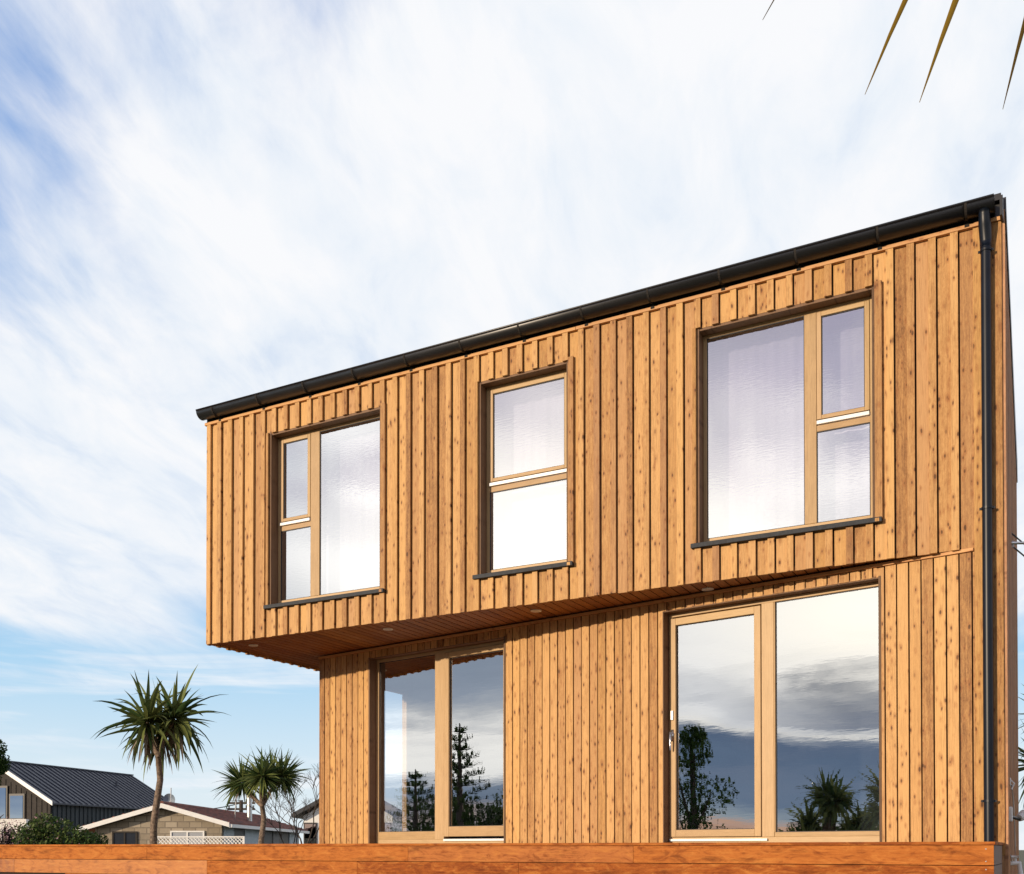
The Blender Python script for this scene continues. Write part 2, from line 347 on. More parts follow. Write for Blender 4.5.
def board_batten(mb, u0, u1, z0, z1, holes, phase, per=0.1608, bw=0.056, proud=0.026, depth=0.02):
    k = math.floor((u0-phase)/per)
    while phase + k*per < u1:
        right = phase + (k+1)*per + random.uniform(-.002, .002); left = phase + k*per
        r1, r2 = random.random(), random.random()
        dz = random.uniform(-.004, .004)
        jb = random.uniform(-.003, .003)
        for (p, q, a, b) in split((max(u0, left+.010), min(u1, right-bw*0.55)), z0, z1, holes) if min(u1, right-bw*0.55) > max(u0, left+.010) else []:
            mb.box(p, q, 0.0, depth, a+dz, b, r1)
        a_, b_ = max(u0, right-bw+jb), min(u1, right)
        if b_ > a_ + .004:
            for (p, q, a, b) in split((a_, b_), z0, z1, holes): mb.box(p, q, -proud+jb*.6, 0.004, a+dz*.5-.003, b, r2)
        k += 1

def flush_boards(mb, u0, u1, z0, z1, holes, phase=0.0, per=0.0965, gap=0.012):
    k = math.floor((u0-phase)/per)
    while phase + k*per < u1:
        a_, b_ = max(u0, phase+k*per+gap), min(u1, phase+(k+1)*per); r = random.random(); pr = random.uniform(0, .005)
        if b_ > a_ + .004:
            for (p, q, a, b) in split((a_, b_), z0, z1, holes): mb.box(p, q, -pr, 0.018, a, b, r)
        k += 1

def wall_with_holes(mb, u0, u1, v0, v1, z0, z1, holes):
    for (p, q, a, b) in split((u0, u1), z0, z1, holes): mb.box(p, q, v0, v1, a, b, 0.5)

# openings (u0,u1,z0,z1)
ZH, ZB = E+4.60, E+2.69
W = [(-7.124, -5.62), (-4.456, -3.481), (-2.234, -0.731)]
WH = [(a, b, ZB, ZH) for a, b in W]
D = [(-6.675, -4.657), (-2.76, -0.731)]
DH = [(a, b, DT+.004, E+2.24) for a, b in D]

# upper floor
c = MB(); board_batten(c, UL, 0.004, ZS-.02, ZT, WH, -0.103)
c.build('cladding', M_clad, house, label='board and batten larch cladding of the jutting upper floor')
c = MB(); wall_with_holes(c, UL+.03, UR-.03, 0.022, 0.20, ZS+.02, ZR-.06, WH)
c.build('wall', [M_black], house, label='dark battened cavity behind the upper cladding')
# ground floor front
c = MB(); flush_boards(c, LL, 0.004, DT-.1, ZS-.045, DH, phase=-.02)
c.build('cladding', M_clad, house, rz=RL, label='flush vertical larch boards of the set back ground floor')
c = MB(); wall_with_holes(c, LL+.02, -.01, 0.020, 0.20, 0.2, ZS-.03, DH)
c.build('wall', [M_black], house, rz=RL)
c = MB(); c.box(LL, 0.0, -0.022, 0.01, ZS-.043, ZS-.016, .7)
c.build('head_trim', M_trimx, house, rz=RL, bevel=.002)
# left end of the upper floor, left end of the ground floor, right side, rear
def side_frame(u, v, rz): return dict(loc=(u, v, 0), rz=rz)
c = MB(); board_batten(c, -DEP, -.022, ZS-.02, ZT+.1, [], -.01); c.build('cladding', M_clad, house, loc=(UL, 0, 0), rz=-pi/2, label='board and batten cladding on the left end')
c = MB(); c.box(-DEP, -.03, .022, .2, ZS+.02, ZR-.06); c.build('wall', M_black, house, loc=(UL, 0, 0), rz=-pi/2)
SH = [(-1.80, -0.95, DT+.05, E+2.17)]      # glazed door in the left end, distances measured from the corner
EL = DEP-CV
c = MB(); flush_boards(c, -EL, 0, DT-.1, ZS-.02, SH); c.build('cladding', M_clad, house, loc=(CU, CV, 0), rz=-pi/2)
c = MB(); wall_with_holes(c, -EL, -.05, .02, .16, 0.2, ZS-.03, SH); c.build('wall', M_plaster, house, loc=(CU, CV, 0), rz=-pi/2)
SIDE_T = radians(1.35)
c = MB(); board_batten(c, 0.0, DEP, 0.35, ZR-.05, [], .03, per=0.14, bw=.05); c.build('cladding', M_side, house, loc=(UR, 0, 0), rz=pi/2+SIDE_T, label='grey brown weathered boards on the shaded right side')
c = MB(); c.box(0.03, DEP, .02, .18, 0.35, ZR-.06); c.build('wall', M_black, house, loc=(UR, 0, 0), rz=pi/2+SIDE_T)
UR2 = UR - DEP*tan(SIDE_T)
c = MB(); board_batten(c, -UR2, -UL, 0.35, ZR-.05, [], 0); c.build('cladding', M_clad, house, loc=(0, DEP, 0), rz=pi, label='rear wall boards')
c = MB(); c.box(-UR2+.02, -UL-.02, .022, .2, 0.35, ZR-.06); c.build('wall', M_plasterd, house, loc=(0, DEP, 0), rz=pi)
# plinth under the right side
c = MB(); c.box(CU+.2, UR-.08, 1.6, DEP-.1, 0, .4); c.build('plinth', mat('plinth_concrete', (.3,.3,.29), .9, var=.3), house)
# corner boards
c = MB(); c.box(.0045, .108, -.012, .02, DT-.1, ZT, .31); c.box(.110, UR+.004, -.016, .02, DT-.1, ZT, .74)
c.build('corner_board', M_clad, house, bevel=.003, label='wide full height corner board behind the downpipe')
# top trim under the gutter
c = MB()
c.box(UL-.02, -3.4, -.032, .02, ZT+.001, ZT+.032, .2); c.box(-3.397, UR+.004, -.032, .02, ZT+.001, ZT+.032, .8)
c.build('eave_trim', M_trimx, house, bevel=.002, label='pale horizontal batten under the gutter')
c = MB(); c.box(UL, UR, -.015, .02, ZT+.033, ZR); c.build('fascia', M_gutter, house)
# roof
c = MB()
c.add([(UL-.03,-.06,ZR),(UR+.004,-.06,ZR),(UR2+.004,DEP+.05,ZR+.22),(UL-.03,DEP+.05,ZR+.22),
       (UL-.03,-.06,ZR+.05),(UR+.004,-.06,ZR+.05),(UR2+.004,DEP+.05,ZR+.27),(UL-.03,DEP+.05,ZR+.27)],
      [(0,3,2,1),(4,5,6,7),(0,1,5,4),(1,2,6,5),(2,3,7,6),(3,0,4,7)])
for k in range(27):
    t = UL + .15 + k*.3
    c.box(t, t+.012, .3, DEP-.2, ZR+.04, ZR+.085)
roof = c.build('roof', M_gutter, house, label='charcoal metal roof edge')
c = MB(); c.prism([(-0.02,0.02,ZR-.06),(-0.02,DEP+.06,ZR-.03),(-0.02,DEP+.06,ZR+.277),(-.02,0.02,ZR+.053)], (.056,0,0))
v_ = c.build('verge_flashing', M_gutter, roof, loc=(UR, 0, 0), rz=SIDE_T)
c = MB(); c.box(UR-.004, UR+.018, -.11, .01, ZR-.15, ZR+.005); c.build('verge_cap', M_gutter, roof, bevel=.003)

# soffit with boards running front to back
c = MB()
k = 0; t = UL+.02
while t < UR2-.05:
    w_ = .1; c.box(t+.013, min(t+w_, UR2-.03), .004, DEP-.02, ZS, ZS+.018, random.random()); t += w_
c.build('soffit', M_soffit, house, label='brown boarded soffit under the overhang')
c = MB(); c.box(UL+.02, UR2-.03, .022, DEP-.03, ZS+.0185, ZS+.022); c.build('soffit_backing', M_black, house)
for (u, v, r) in ((-7.68, .358, .055), (-5.79, .36, .055), (-4.0, .345, .055), (-2.24, .323, .055), (-.50, .035, .02)):
    c = MB(); n = 20
    c.tube([(u, v, ZS-.008), (u, v, ZS+.01)], r, 20)
    dl = c.build('downlight', M_white, house, smooth=False)
    if r > .03:
        c = MB(); c.tube([(u, v, ZS-.0095), (u, v, ZS-.004)], r*.62, 18); c.build('lens', mat('frosted_lens', (.62,.60,.58), .4), dl)

# gutter
def half_round(mb, u0, u1, cv, cz, r, th=.004, n=14):
    pr = []
    for i in range(n+1):
        t = pi*i/n; pr.append((cv - r*cos(t), cz - r*sin(t)))
    pr.append((cv + r - th, cz))
    inner = [(cv + (r-th)*cos(pi*i/n), cz - (r-th)*sin(pi*i/n)) for i in range(1, n+1)]
    poly = [(u0, a, b) for a, b in pr[:n+1]] + [(u0, a, b) for a, b in inner]
    mb.prism(poly, (u1-u0, 0, 0))
g0 = MB(); GC, GZ, GR = -.088, E+4.983, .082
half_round(g0, UL-.015, .165, GC, GZ, GR)
g0.tube([(UL-.015, GC-GR, GZ+.003), (.165, GC-GR, GZ+.003)], .0085, 8)
for e in (UL-.017, .163):                  # end caps
    g0.prism([(e, GC-GR*cos(pi*i/14), GZ-GR*sin(pi*i/14)) for i in range(15)], (.004, 0, 0))
gut = g0.build('gutter', M_gutter, house, label='half round black steel gutter with a bead along its lip')
for p in gut.data.polygons: p.use_smooth = len(p.vertices) == 4 and abs(p.normal.x) < .5
for k in range(13):
    u = -7.844 + .65*k; c = MB()
    arc = [(GC-(GR+.003)*cos(pi*i/12), GZ-.002-(GR+.003)*sin(pi*i/12)) for i in range(13)]
    arc2 = [(GC-(GR-.001)*cos(pi*i/12), GZ-.002-(GR-.001)*sin(pi*i/12)) for i in range(12, -1, -1)]
    c.prism([(u, a, b) for a, b in arc+arc2], (.018, 0, 0))
    c.box(u-.008, u+.026, -.036, -.012, ZT+.010, GZ-.03)
    c.build('bracket', M_black, gut)
# downpipe
PU, PV, PR = .1, -.060, .037
c = MB()
c.tube([(PU-.006, GC-.03, GZ-GR+.015), (PU-.006, GC-.03, GZ-GR-.02), (PU-.004, GC-.01, GZ-.17), (PU, PV, GZ-.27), (PU, PV, GZ-.33)],
       [.038, .041, .046, .044, .042], 20)
c.tube([(PU, PV, GZ-.30), (PU, PV, DT+.002)], PR, 20, cap=False)
c.tube([(PU, PV, GZ-.36), (PU, PV, GZ-.30)], PR+.004, 20)
pipe = c.build('downpipe', M_pipe, house, smooth=True, label='glossy blue black downpipe at the right corner')
for z in (E+4.62, E+2.62, E+.36):
    c = MB(); c.tube([(PU, PV, z), (PU, PV, z+.018)], PR+.006, 20); c.box(PU-.055, PU+.055, PV-.004, PV+.004, z, z+.018); c.box(PU-.012, PU+.012, PV+.04, -.01, z, z+.018)
    c.build('bracket', M_pipe, pipe)

# windows -------------------------------------------------------------------
def _x(x0, x1, y0, y1, z0, z1, r=None): mbx.box(x0, x1, y0, y1, z0, z1, r, 1)
def rails(mb, u0, u1, z0, z1, t, v0, v1, tb=None, tt=None, mi=0):
    tb = tb or t; tt = tt or t
    mb.box(u0, u0+t, v0, v1, z0, z1, .33); mb.box(u1-t, u1, v0, v1, z0, z1, .61)
    _x(u0+t, u1-t, v0+.001, v1-.001, z0, z0+tb, .21); _x(u0+t, u1-t, v0+.001, v1-.001, z1-tt, z1, .47)
VF = .112
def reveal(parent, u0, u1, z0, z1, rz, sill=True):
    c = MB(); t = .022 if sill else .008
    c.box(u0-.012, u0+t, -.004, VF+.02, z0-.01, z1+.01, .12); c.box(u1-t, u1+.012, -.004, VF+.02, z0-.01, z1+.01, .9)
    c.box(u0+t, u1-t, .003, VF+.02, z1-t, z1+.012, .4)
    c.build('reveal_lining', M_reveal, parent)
    if sill:
        c = MB(); c.box(u0-.034, u0-.001, -.030, .0, z0-.01, z1-.0, .3); c.build('casing', M_clad, parent, bevel=.002)
        c = MB(); c.box(u1+.001, u1+.058, -.030, .0, z0-.01, z1+.02, .66); c.build('casing', M_clad, parent, bevel=.002)
    if sill:
        c = MB()
        c.box(u0-.045, u1+.055, -.052, VF, z0-.042, z0-.002); c.build('sill', M_sill, parent, bevel=.003)
        c = MB(); c.box(u1+.003, u1+.035, -.0525, -.05, z0-.038, z0-.010); c.build('sill_end', M_clad, parent)
def pane(parent, u0, u1, z0, z1, v, m):
    c = MB(); c.add([(u0,v,z0),(u1,v,z0),(u1,v+.006,z0),(u0,v+.006,z0),(u0,v,z1),(u1,v,z1),(u1,v+.006,z1),(u0,v+.006,z1)], [(0,1,5,4)], .5, 0)
    c.f += [tuple(len(c.v)-8+i for i in f_) for f_ in ((0,3,2,1),(4,5,6,7),(1,2,6,5),(2,3,7,6),(3,0,4,7))]; c.mi += [1]*5
    o = c.build('pane', [m, M_clear], parent)
    s = MB(); t = .007
    s.box(u0-.002, u0+t, v-.006, v-.001, z0, z1); s.box(u1-t, u1+.002, v-.006, v-.001, z0, z1)
    s.box(u0+t, u1-t, v-.006, v-.001, z0, z0+t*.8); s.box(u0+t, u1-t, v-.006, v-.001, z1-t, z1); s.build('seal', M_seal, parent)
    return o
def window(i, lab):
    global mbx
    w = empty('window', parent=house); w['label'] = lab
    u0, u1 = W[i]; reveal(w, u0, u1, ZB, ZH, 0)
    f = mbx = MB(); a, b = u0+.022, u1-.022
    z0, z1 = ZB+.0, ZH-.018
    v0, v1 = VF, VF+.07
    G_ = VF+.012
    ft = .034
    rails(f, a, b, z0, z1, ft, v0, v1, tb=.07, tt=.03)
    zt0, zt1 = E+3.535, E+3.655           # transom zone
    def sash_half(p, q, frame_p=False, frame_q=False):
        _x(p, q, v0+.002, v1-.002, zt0, zt0+.052, .52)                       # transom
        s = MB(); s.box(p+.004, q-.004, v0-.018, v0+.012, zt0+.056, zt0+.088); s.build('drip_rail', M_alu, w, bevel=.003)
        t = .042                                                                   # opening sash above
        f.box(p+.003, p+t, v0-.006, v1-.01, zt0+.10, z1-.034, .8); f.box(q-t, q-.003, v0-.006, v1-.01, zt0+.10, z1-.034, .15)
        _x(p+t, q-t, v0-.0055, v1-.011, zt0+.10, zt0+.10+.034, .9); _x(p+t, q-t, v0-.0055, v1-.011, z1-.034-.038, z1-.034, .35)
        pane(w, p+t, q-t, zt0+.134, z1-.072, G_, M_glassu)
        pane(w, p, q, z0+.07, zt0, G_, M_glassu)
    if i == 0:
        m0, m1 = -6.642, -6.520
        f.box(m0, m1, v0-.003, v1-.001, z0+.07, z1-.03, .45)
        sash_half(a+ft, m0); pane(w, m1, b-ft, z0+.07, z1-.03, G_, M_glassu)
    elif i == 1:
        sash_half(a+ft, b-ft)
    else:
        m0, m1 = -1.322, -1.222
        f.box(m0, m1, v0-.003, v1-.001, z0+.07, z1-.03, .45)
        sash_half(m1, b-ft); pane(w, a+ft, m0, z0+.07, z1-.03, G_, M_glassu)
    f.build('frame', [M_frame, M_framex], w, bevel=.003)
    return w
window(0, 'upper left window with a narrow opening light beside a wide fixed pane')
window(1, 'upper middle window of two stacked panes')
window(2, 'upper right window with a wide fixed pane beside a narrow opening light')

def door(i, lab):
    global mbx
    w = empty('sliding_door', parent=house, rz=RL); w['label'] = lab
    u0, u1 = D[i]; z1 = E+2.24; z0 = DT+.004
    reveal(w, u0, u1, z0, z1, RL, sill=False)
    f = mbx = MB(); a, b = u0+.008, u1-.008; zt = z1-.008
    v0, v1 = VF-.005, VF+.09; G_ = VF+.014
    if i == 0:
        rails(f, a, b, z0, zt, .04, v0, v1, tb=.055, tt=.035)
        m0, m1 = -5.735, -5.60
        f.box(m0, m1, v0-.004, v1, z0+.055, zt-.035, .42)
        # fixed pane on the left, sash on the right
        _x(a+.04, m0, v0+.002, v1-.01, z0+.055, E+.20, .3)
        pane(w, a+.04, m0, E+.20, zt-.035, G_, M_glass)
        p, q = m1+.006, b-.015; t = .07
        f.box(p, p+t, v0-.012, v1-.03, z0+.085, zt-.04, .7); f.box(q-t, q, v0-.012, v1-.03, z0+.085, zt-.04, .25)
        _x(p+t, q-t, v0-.011, v1-.031, z0+.085, E+.25, .6); _x(p+t, q-t, v0-.011, v1-.031, zt-.10, zt-.04, .2)
        pane(w, p+t, q-t, E+.25, zt-.10, G_, M_glass)
        s = MB(); s.box(p, q, v0-.02, v0, z0+.035, z0+.058); s.build('threshold', M_alu, w)
    else:
        rails(f, a, b, z0, zt, .035, v0, v1, tb=.055, tt=.035)
        m0, m1 = -1.815, -1.70
        f.box(m0, m1, v0-.004, v1, z0+.055, zt-.035, .42)
        _x(m1, b-.035, v0+.002, v1-.01, z0+.055, E+.15, .3)
        f.box(m1, m1+.012, v0-.002, v1-.02, E+.15, zt-.035, .9)
        pane(w, m1+.012, b-.035, E+.15, zt-.035, G_, M_glass)
        p, q = a+.012, m0-.006; t = .062
        f.box(p, p+t, v0-.012, v1-.03, z0+.06, zt-.05, .7); f.box(q-t, q, v0-.012, v1-.03, z0+.06, zt-.05, .25)
        _x(p+t, q-t, v0-.011, v1-.031, z0+.06, E+.18, .6); _x(p+t, q-t, v0-.011, v1-.031, zt-.115, zt-.05, .2)
        pane(w, p+t, q-t, E+.18, zt-.115, G_, M_glass)
        s = MB(); s.box(p, q+.06, v0-.02, v0, z0+.02, z0+.04); s.build('threshold', M_alu, w)
        h = MB(); hu = p+.028
        h.box(hu-.014, hu+.014, v0-.02, v0-.012, E+1.02, E+1.13); h.tube([(hu, v0-.02, E+1.10), (hu, v0-.055, E+1.10), (hu, v0-.058, E+1.0), (hu, v0-.05, E+.93)], [.011, .011, .010, .008], 8)
        h.build('handle', M_steel, w, smooth=True)
        h = MB(); h.box(hu-.014, hu+.014, v0-.024, v0-.012, E+1.22, E+1.31); h.build('lock_plate', M_steel, w, bevel=.003)
    f.build('frame', [M_frame, M_framex], w, bevel=.003)
    return w
door(0, 'left glazed sliding door under the deep overhang')
door(1, 'right glazed sliding door with a chrome lever handle')
# glazed door in the left end wall
w = empty('side_door', (CU, CV, 0), -pi/2, house); f = mbx = MB()
rails(f, -1.80, -.95, DT+.05, E+2.17, .05, .03, .10); f.build('frame', [M_frame, M_framex], w)
c = MB(); c.box(-1.75, -1.0, .06, .066, DT+.1, E+2.12); c.build('pane', M_clear, w)

# rooms ---------------------------------------------------------------------
zf = DT+.02
c = MB()
c.prism([(CU+.17, CV+.2, zf-.1), (-.1, .22, zf-.1), (UR2-.25, DEP-.25, zf-.1), (CU+.17, DEP-.25, zf-.1)], (0, 0, .1)); c.build('floor', M_floor, house)
c = MB(); c.prism([(CU+.17, CV+.2, ZS-.035), (-.1, .22, ZS-.035), (UR2-.25, DEP-.25, ZS-.035), (CU+.17, DEP-.25, ZS-.035)], (0, 0, .02)); c.build('ceiling', M_plaster, house)
c = MB(); c.box(-3.75, -3.65, .9, DEP-.3, zf+.001, ZS-.036); c.box(-6.74, -6.66, 2.2, DEP-.3, zf+.001, ZS-.036)
c.box(-6.66, -3.75, 3.6, 3.7, zf+.001, ZS-.036)
c.build('partition', M_plaster, house)
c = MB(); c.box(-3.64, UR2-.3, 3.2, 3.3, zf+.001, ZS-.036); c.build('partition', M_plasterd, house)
c = MB(); c.box(UL+.3, UR-.3, .22, DEP-.3, ZS+.03, ZS+.08); c.build('floor', M_floor, house)
c = MB()
for u in (-5.2, -2.8): c.box(u, u+.1, .25, DEP-.3, ZS+.081, ZR-.1)
c.box(UL+.3, UR-.3, 3.4, 3.5, ZS+.081, ZR-.1); c.build('partition', M_plaster, house)

def curtain(u0, u1, z0, z1, v, lab, amp=.006, wl=.16):
    n = int((u1-u0)/.008); vs = []; fs = []
    for k, z in enumerate((z0, z1)):
        for i in range(n+1):
            u = u0+(u1-u0)*i/n
            vs.append((u, v+amp*sin(2*pi*u/wl+.6*sin(u*9)) + .004*sin(u*70), z))
    for i in range(n): fs.append((i, i+1, i+n+2, i+n+1))
    c = MB(); c.add(vs, fs, .5); o = c.build('curtain', M_curt, None, smooth=True)
    o.location = (X0, Y0, 0); o.rotation_euler = (0, 0, -TU)
    tag(o, lab, 'curtain', 'sheer curtains behind the upper windows'); return o
curtain(-6.60, -5.60, ZB+.02, ZH+.05, .34, 'white sheer curtain behind the wide pane of the left upper window')
curtain(-4.50, -3.44, ZB+.02, ZH+.05, .34, 'white sheer curtain filling the middle upper window')
curtain(-2.30, -.66, ZB+.02, ZH+.05, .34, 'white sheer curtain across the large right upper window')
# shelving inside the right sliding door
def inU(u, v): return Vector((X0 + u*cos(TU)+v*sin(TU), Y0 - u*sin(TU)+v*cos(TU), 0))
p = inU(-3.3, 1.9)
sh = empty('shelving', p, -TU); tag(sh, 'dark open shelves seen dimly through the right sliding door', 'shelves')
for ux in (-.3, .97):
    c = MB(); c.box(ux, ux+.03, 0, .35, zf, zf+1.1); c.build('upright', M_shelf, sh)
for z in (.03, .38, .72, 1.07):
    c = MB(); c.box(-.27, .97, 0, .35, zf+z, zf+z+.03); c.build('shelf', M_shelf, sh)

# ------------------------------------------------------------------ deck
deck = empty('timber_deck', (X0, Y0, 0), -TU)
tag(deck, 'raised orange brown timber deck along the foot of the house', 'deck')
DV = -1.1; DR = .19; DLft = -13.5
c = MB()
v = DV-.014; k = 0
while v < 2.6:
    q = min(v+.138, 2.6)
    ur = UR-.03 if v > .0 else DR+.012
    if v > -.14:                            # under the house: stop at the wall
        uw = -(v+.138)/tan(TL-TU) - .02
        if uw > DLft: c.box(DLft, min(uw, ur), v, q-.006, DT-.022, DT, random.random())
    else:
        e = [DLft] + [random.uniform(-11+i*2.6, -9.6+i*2.6) for i in range(4)] + [ur]
        for a, b in zip(e, e[1:]): c.box(a, b-.003, v, q-.006, DT-.022, DT, random.random())
    v += .138
c.build('decking', M_deck, deck, bevel=.002)
rows = [(E+.026, E-.109, [-10.6, -7.80, -4.55, -2.41]), (E-.114, E-.262, [-9.9, -6.96, -5.11, -3.44]), (E-.266, E-.40, [-9.05, -6.2, -2.9])]
for ri, (zt_, zb_, js) in enumerate(rows):
    e = ([DLft] if ri < 2 else []) + js + [DR]
    for a, b in zip(e, e[1:]):
        rp = ri == 1 and a < -6.9 and b <= -6.9
        c = MB(); c.box(a+.0015, b-.0015, DV+ri*.001, DV+.025, zb_, zt_)
        for su in ((b-.05,) if b == DR else ()):
            if abs(zt_-zb_) > .1:
                for sz in (zb_+.025, zt_-.025): c.tube([(su, DV+ri*.001-.0015, sz), (su, DV+.01, sz)], .0045, 6, mi=1)
        c.build('fascia_board', [M_deckr if rp else M_deck, M_steel], deck)
    c = MB(); c.box(DV+.026, -.03, 0, .025, zb_, zt_)
    c.build('fascia_board', M_deckend, deck, loc=(DR-.001, 0, 0), rz=pi/2, label='grey weathered board on the short end of the deck')
c = MB(); c.box(DLft+.1, DR-.1, DV+.03, DV+.08, E-.4, E-.05); c.build('joist', M_black, deck)
for k in range(8):
    c = MB(); u = DR-.2-k*1.85; c.box(u-.05, u+.05, DV+.085, DV+.185, 0, E-.07); c.build('post', M_deckend, deck)

# ------------------------------------------------------------------ things on the right side wall
def onside(v, z, out=.0):                   # point on the right side wall
    q = inU(UR - v*tan(SIDE_T) + out, v); q.z = z; return q
sv_ = Vector((sin(TU-SIDE_T), cos(TU-SIDE_T), 0)); so_ = Vector((cos(TU-SIDE_T), -sin(TU-SIDE_T), 0))
hk = MB(); b = onside(.62, E+.55)
hk.tube([b, b+so_*.03+Vector((0,0,.02)), b+so_*.06+Vector((0,0,-.01)), b+so_*.04+Vector((0,0,-.06))], .006, 8)
hk.tube([b+so_*.03+sv_*.02*cos(t*.5)+Vector((0,0,.03*sin(t*.5))) for t in range(14)], .006, 6)
pts = [b+so_*.04+Vector((0,0,-.02)), b+so_*.05+sv_*.15+Vector((0,0,-.15)), b+so_*.05+sv_*.7+Vector((0,0,-.36)), b+so_*.05+sv_*1.0+Vector((0,0,-.52)), b+so_*.05+sv_*1.0+Vector((0,0,-.68)), b+so_*.04+sv_*.3+Vector((0,0,-.66)), b+so_*.03+sv_*.0+Vector((0,0,-.60))]
hk.tube(pts, .0055, 8)
o = hk.build('hanging_cable', M_white, smooth=True); tag(o, 'thin white cable hanging from a hook on the shaded side wall', 'cable')
fl = empty('wall_lamp', onside(.75, E+.27), -TU+SIDE_T); tag(fl, 'small dark swivel lamp with pale head on the shaded side wall', 'lamp')
c = MB(); c.box(0, .02, -.05, .05, -.05, .05); c.tube([(.02,0,0),(.06,.06,-.01),(.10,.14,-.02)], .013, 10); c.build('bracket', M_gutter, fl, smooth=False)
c = MB(); c.tube([(.09,.13,-.01),(.13,.2,.02)], [.03,.045], 14); c.build('head', M_white, fl)
c = MB(); c.box(0, .05, -.06, .06, .0, .12); o = c.build('junction_box', M_white, loc=onside(.45, E+.22), rz=-TU+SIDE_T, bevel=.01); tag(o, 'white junction box below the cable hook on the side wall', 'electrical box')
# outdoor tap with pipework and pots at the foot
tp = empty('garden_tap', onside(.9, E-.12), -TU+SIDE_T); tag(tp, 'white plastic tap and elbow low on the side wall behind the deck', 'tap')
c = MB(); c.tube([(0,0,.0),(.09,0,.0),(.10,0,-.10)], .022, 10); c.tube([(.06,0,.0),(.06,0,.05)], .012, 8); c.tube([(.03,0,.055),(.09,0,.055)], .01, 8); c.build('spout', M_white, tp, smooth=True)
c = MB(); c.tube([(.10,0,-.1),(.11,.02,-.3),(.1,.1,-.45),(.12,.02,-.6)], .018, 8); c.build('hose', mat('teal_hose', (.05,.22,.26), .4), tp, smooth=True)
# service bracket and wires
sb = empty('service_bracket', onside(2.2, E+2.95), -TU+SIDE_T); tag(sb, 'grey steel arm on the side wall carrying power wires', 'bracket')
c = MB(); c.tube([(-.05,0,-.0),(.16,.1,-.0),(1.2,.7,0.02)], .014, 8); c.build('arm', M_steel, sb, smooth=True)
c = MB(); c.tube([(.03,.08,-.03),(.03,.08,.03)], .018, 10); c.build('insulator', M_white, sb, smooth=True)
M_wire = mat('wire_black', (.03,.03,.03), .6)
for dz, lab in ((.14, 'upper thin black power wire leaving the side wall'), (.02, 'lower thin black power wire leaving the side wall')):
    a = onside(2.3, E+2.95+dz, .0); b = Vector((60, 75, 7.5+dz*4)); c = MB()
    c.tube([a.lerp(b, i/24)+Vector((0,0,-2.0*4*(i/24)*(1-i/24)*.5)) for i in range(25)], .008, 5)
    tag(c.build('power_wire', M_wire), lab, 'wire', 'power wires')

# ------------------------------------------------------------------ plants
def leafmat(name, c1, c2, rough=.5):
    m = bpy.data.materials.new(name); m.use_nodes = True; g = G(m.node_tree); p = g.n['Principled BSDF']
    at = g.node('ShaderNodeAttribute', attribute_name='board').outputs['Fac']
    g.l.new(g.mix(at, c1, c2), p.inputs['Base Color']); p.inputs['Roughness'].default_value = rough
    p.inputs['Specular IOR Level'].default_value = .15 if rough < .8 else 0.0; p.inputs['IOR'].default_value = 1.45 if rough < .8 else 1.05
    g.n.remove(p) if False else None
    t = g.node('ShaderNodeBsdfTranslucent'); g.l.new(g.mix(at, c1, c2), t.inputs[0])
    mx = g.node('ShaderNodeMixShader'); mx.inputs[0].default_value = .22
    g.l.new(p.outputs[0], mx.inputs[1]); g.l.new(t.outputs[0], mx.inputs[2]); g.l.new(mx.outputs[0], g.n['Material Output'].inputs[0])
    return m
M_cab = leafmat('cabbage_leaf', (.030, .065, .022), (.17, .20, .06))
M_cabd = leafmat('dead_cabbage_leaf', (.16, .12, .085), (.30, .25, .20))
M_leafd = leafmat('dark_leaf', (.018, .04, .014), (.06, .10, .028), .9)
M_leafg = leafmat('green_leaf', (.03, .07, .018), (.12, .16, .05))
M_blos = leafmat('blossom', (.35, .20, .24), (.55, .40, .42))
M_bark = mat('bark', (.26, .19, .14), .9, var=.7, vscale=22, bump=.8, bscale=30)
M_barkd = mat('dark_bark', (.07, .055, .045), .9, var=.4, vscale=10, bump=.8)

def leaf_strip(mb, p0, d, L, w, droop, seg=6, r=None, twist=0.0):
    """sword leaf that bends down under its weight"""
    d = Vector(d).normalized(); p = Vector(p0); side = d.cross(Vector((0,0,1)))
    if side.length < .05: side = Vector((1,0,0))
    side.normalize()
    side = (Matrix.Rotation(random.uniform(-.9, .9), 3, d) @ side)
    vs = []
    for i in range(seg+1):
        t = i/seg; ww = w*(0.55+1.6*t if t < .28 else 1.0*(1-((t-.28)/.72)**1.7))*.5 + .0006
        nn = side.cross(d).normalized()
        vs += [p - side*ww, p + nn*ww*-.35, p + side*ww]
        if i < seg:
            p = p + d*(L/seg); d = (d + Vector((0,0,-1))*droop/seg*(.5+t)).normalized()
            side = (side - d*side.dot(d)).normalized()
    fs = []
    for i in range(seg):
        a = i*3; fs += [(a, a+1, a+4, a+3), (a+1, a+2, a+5, a+4)]
    mb.add(vs, fs, r)
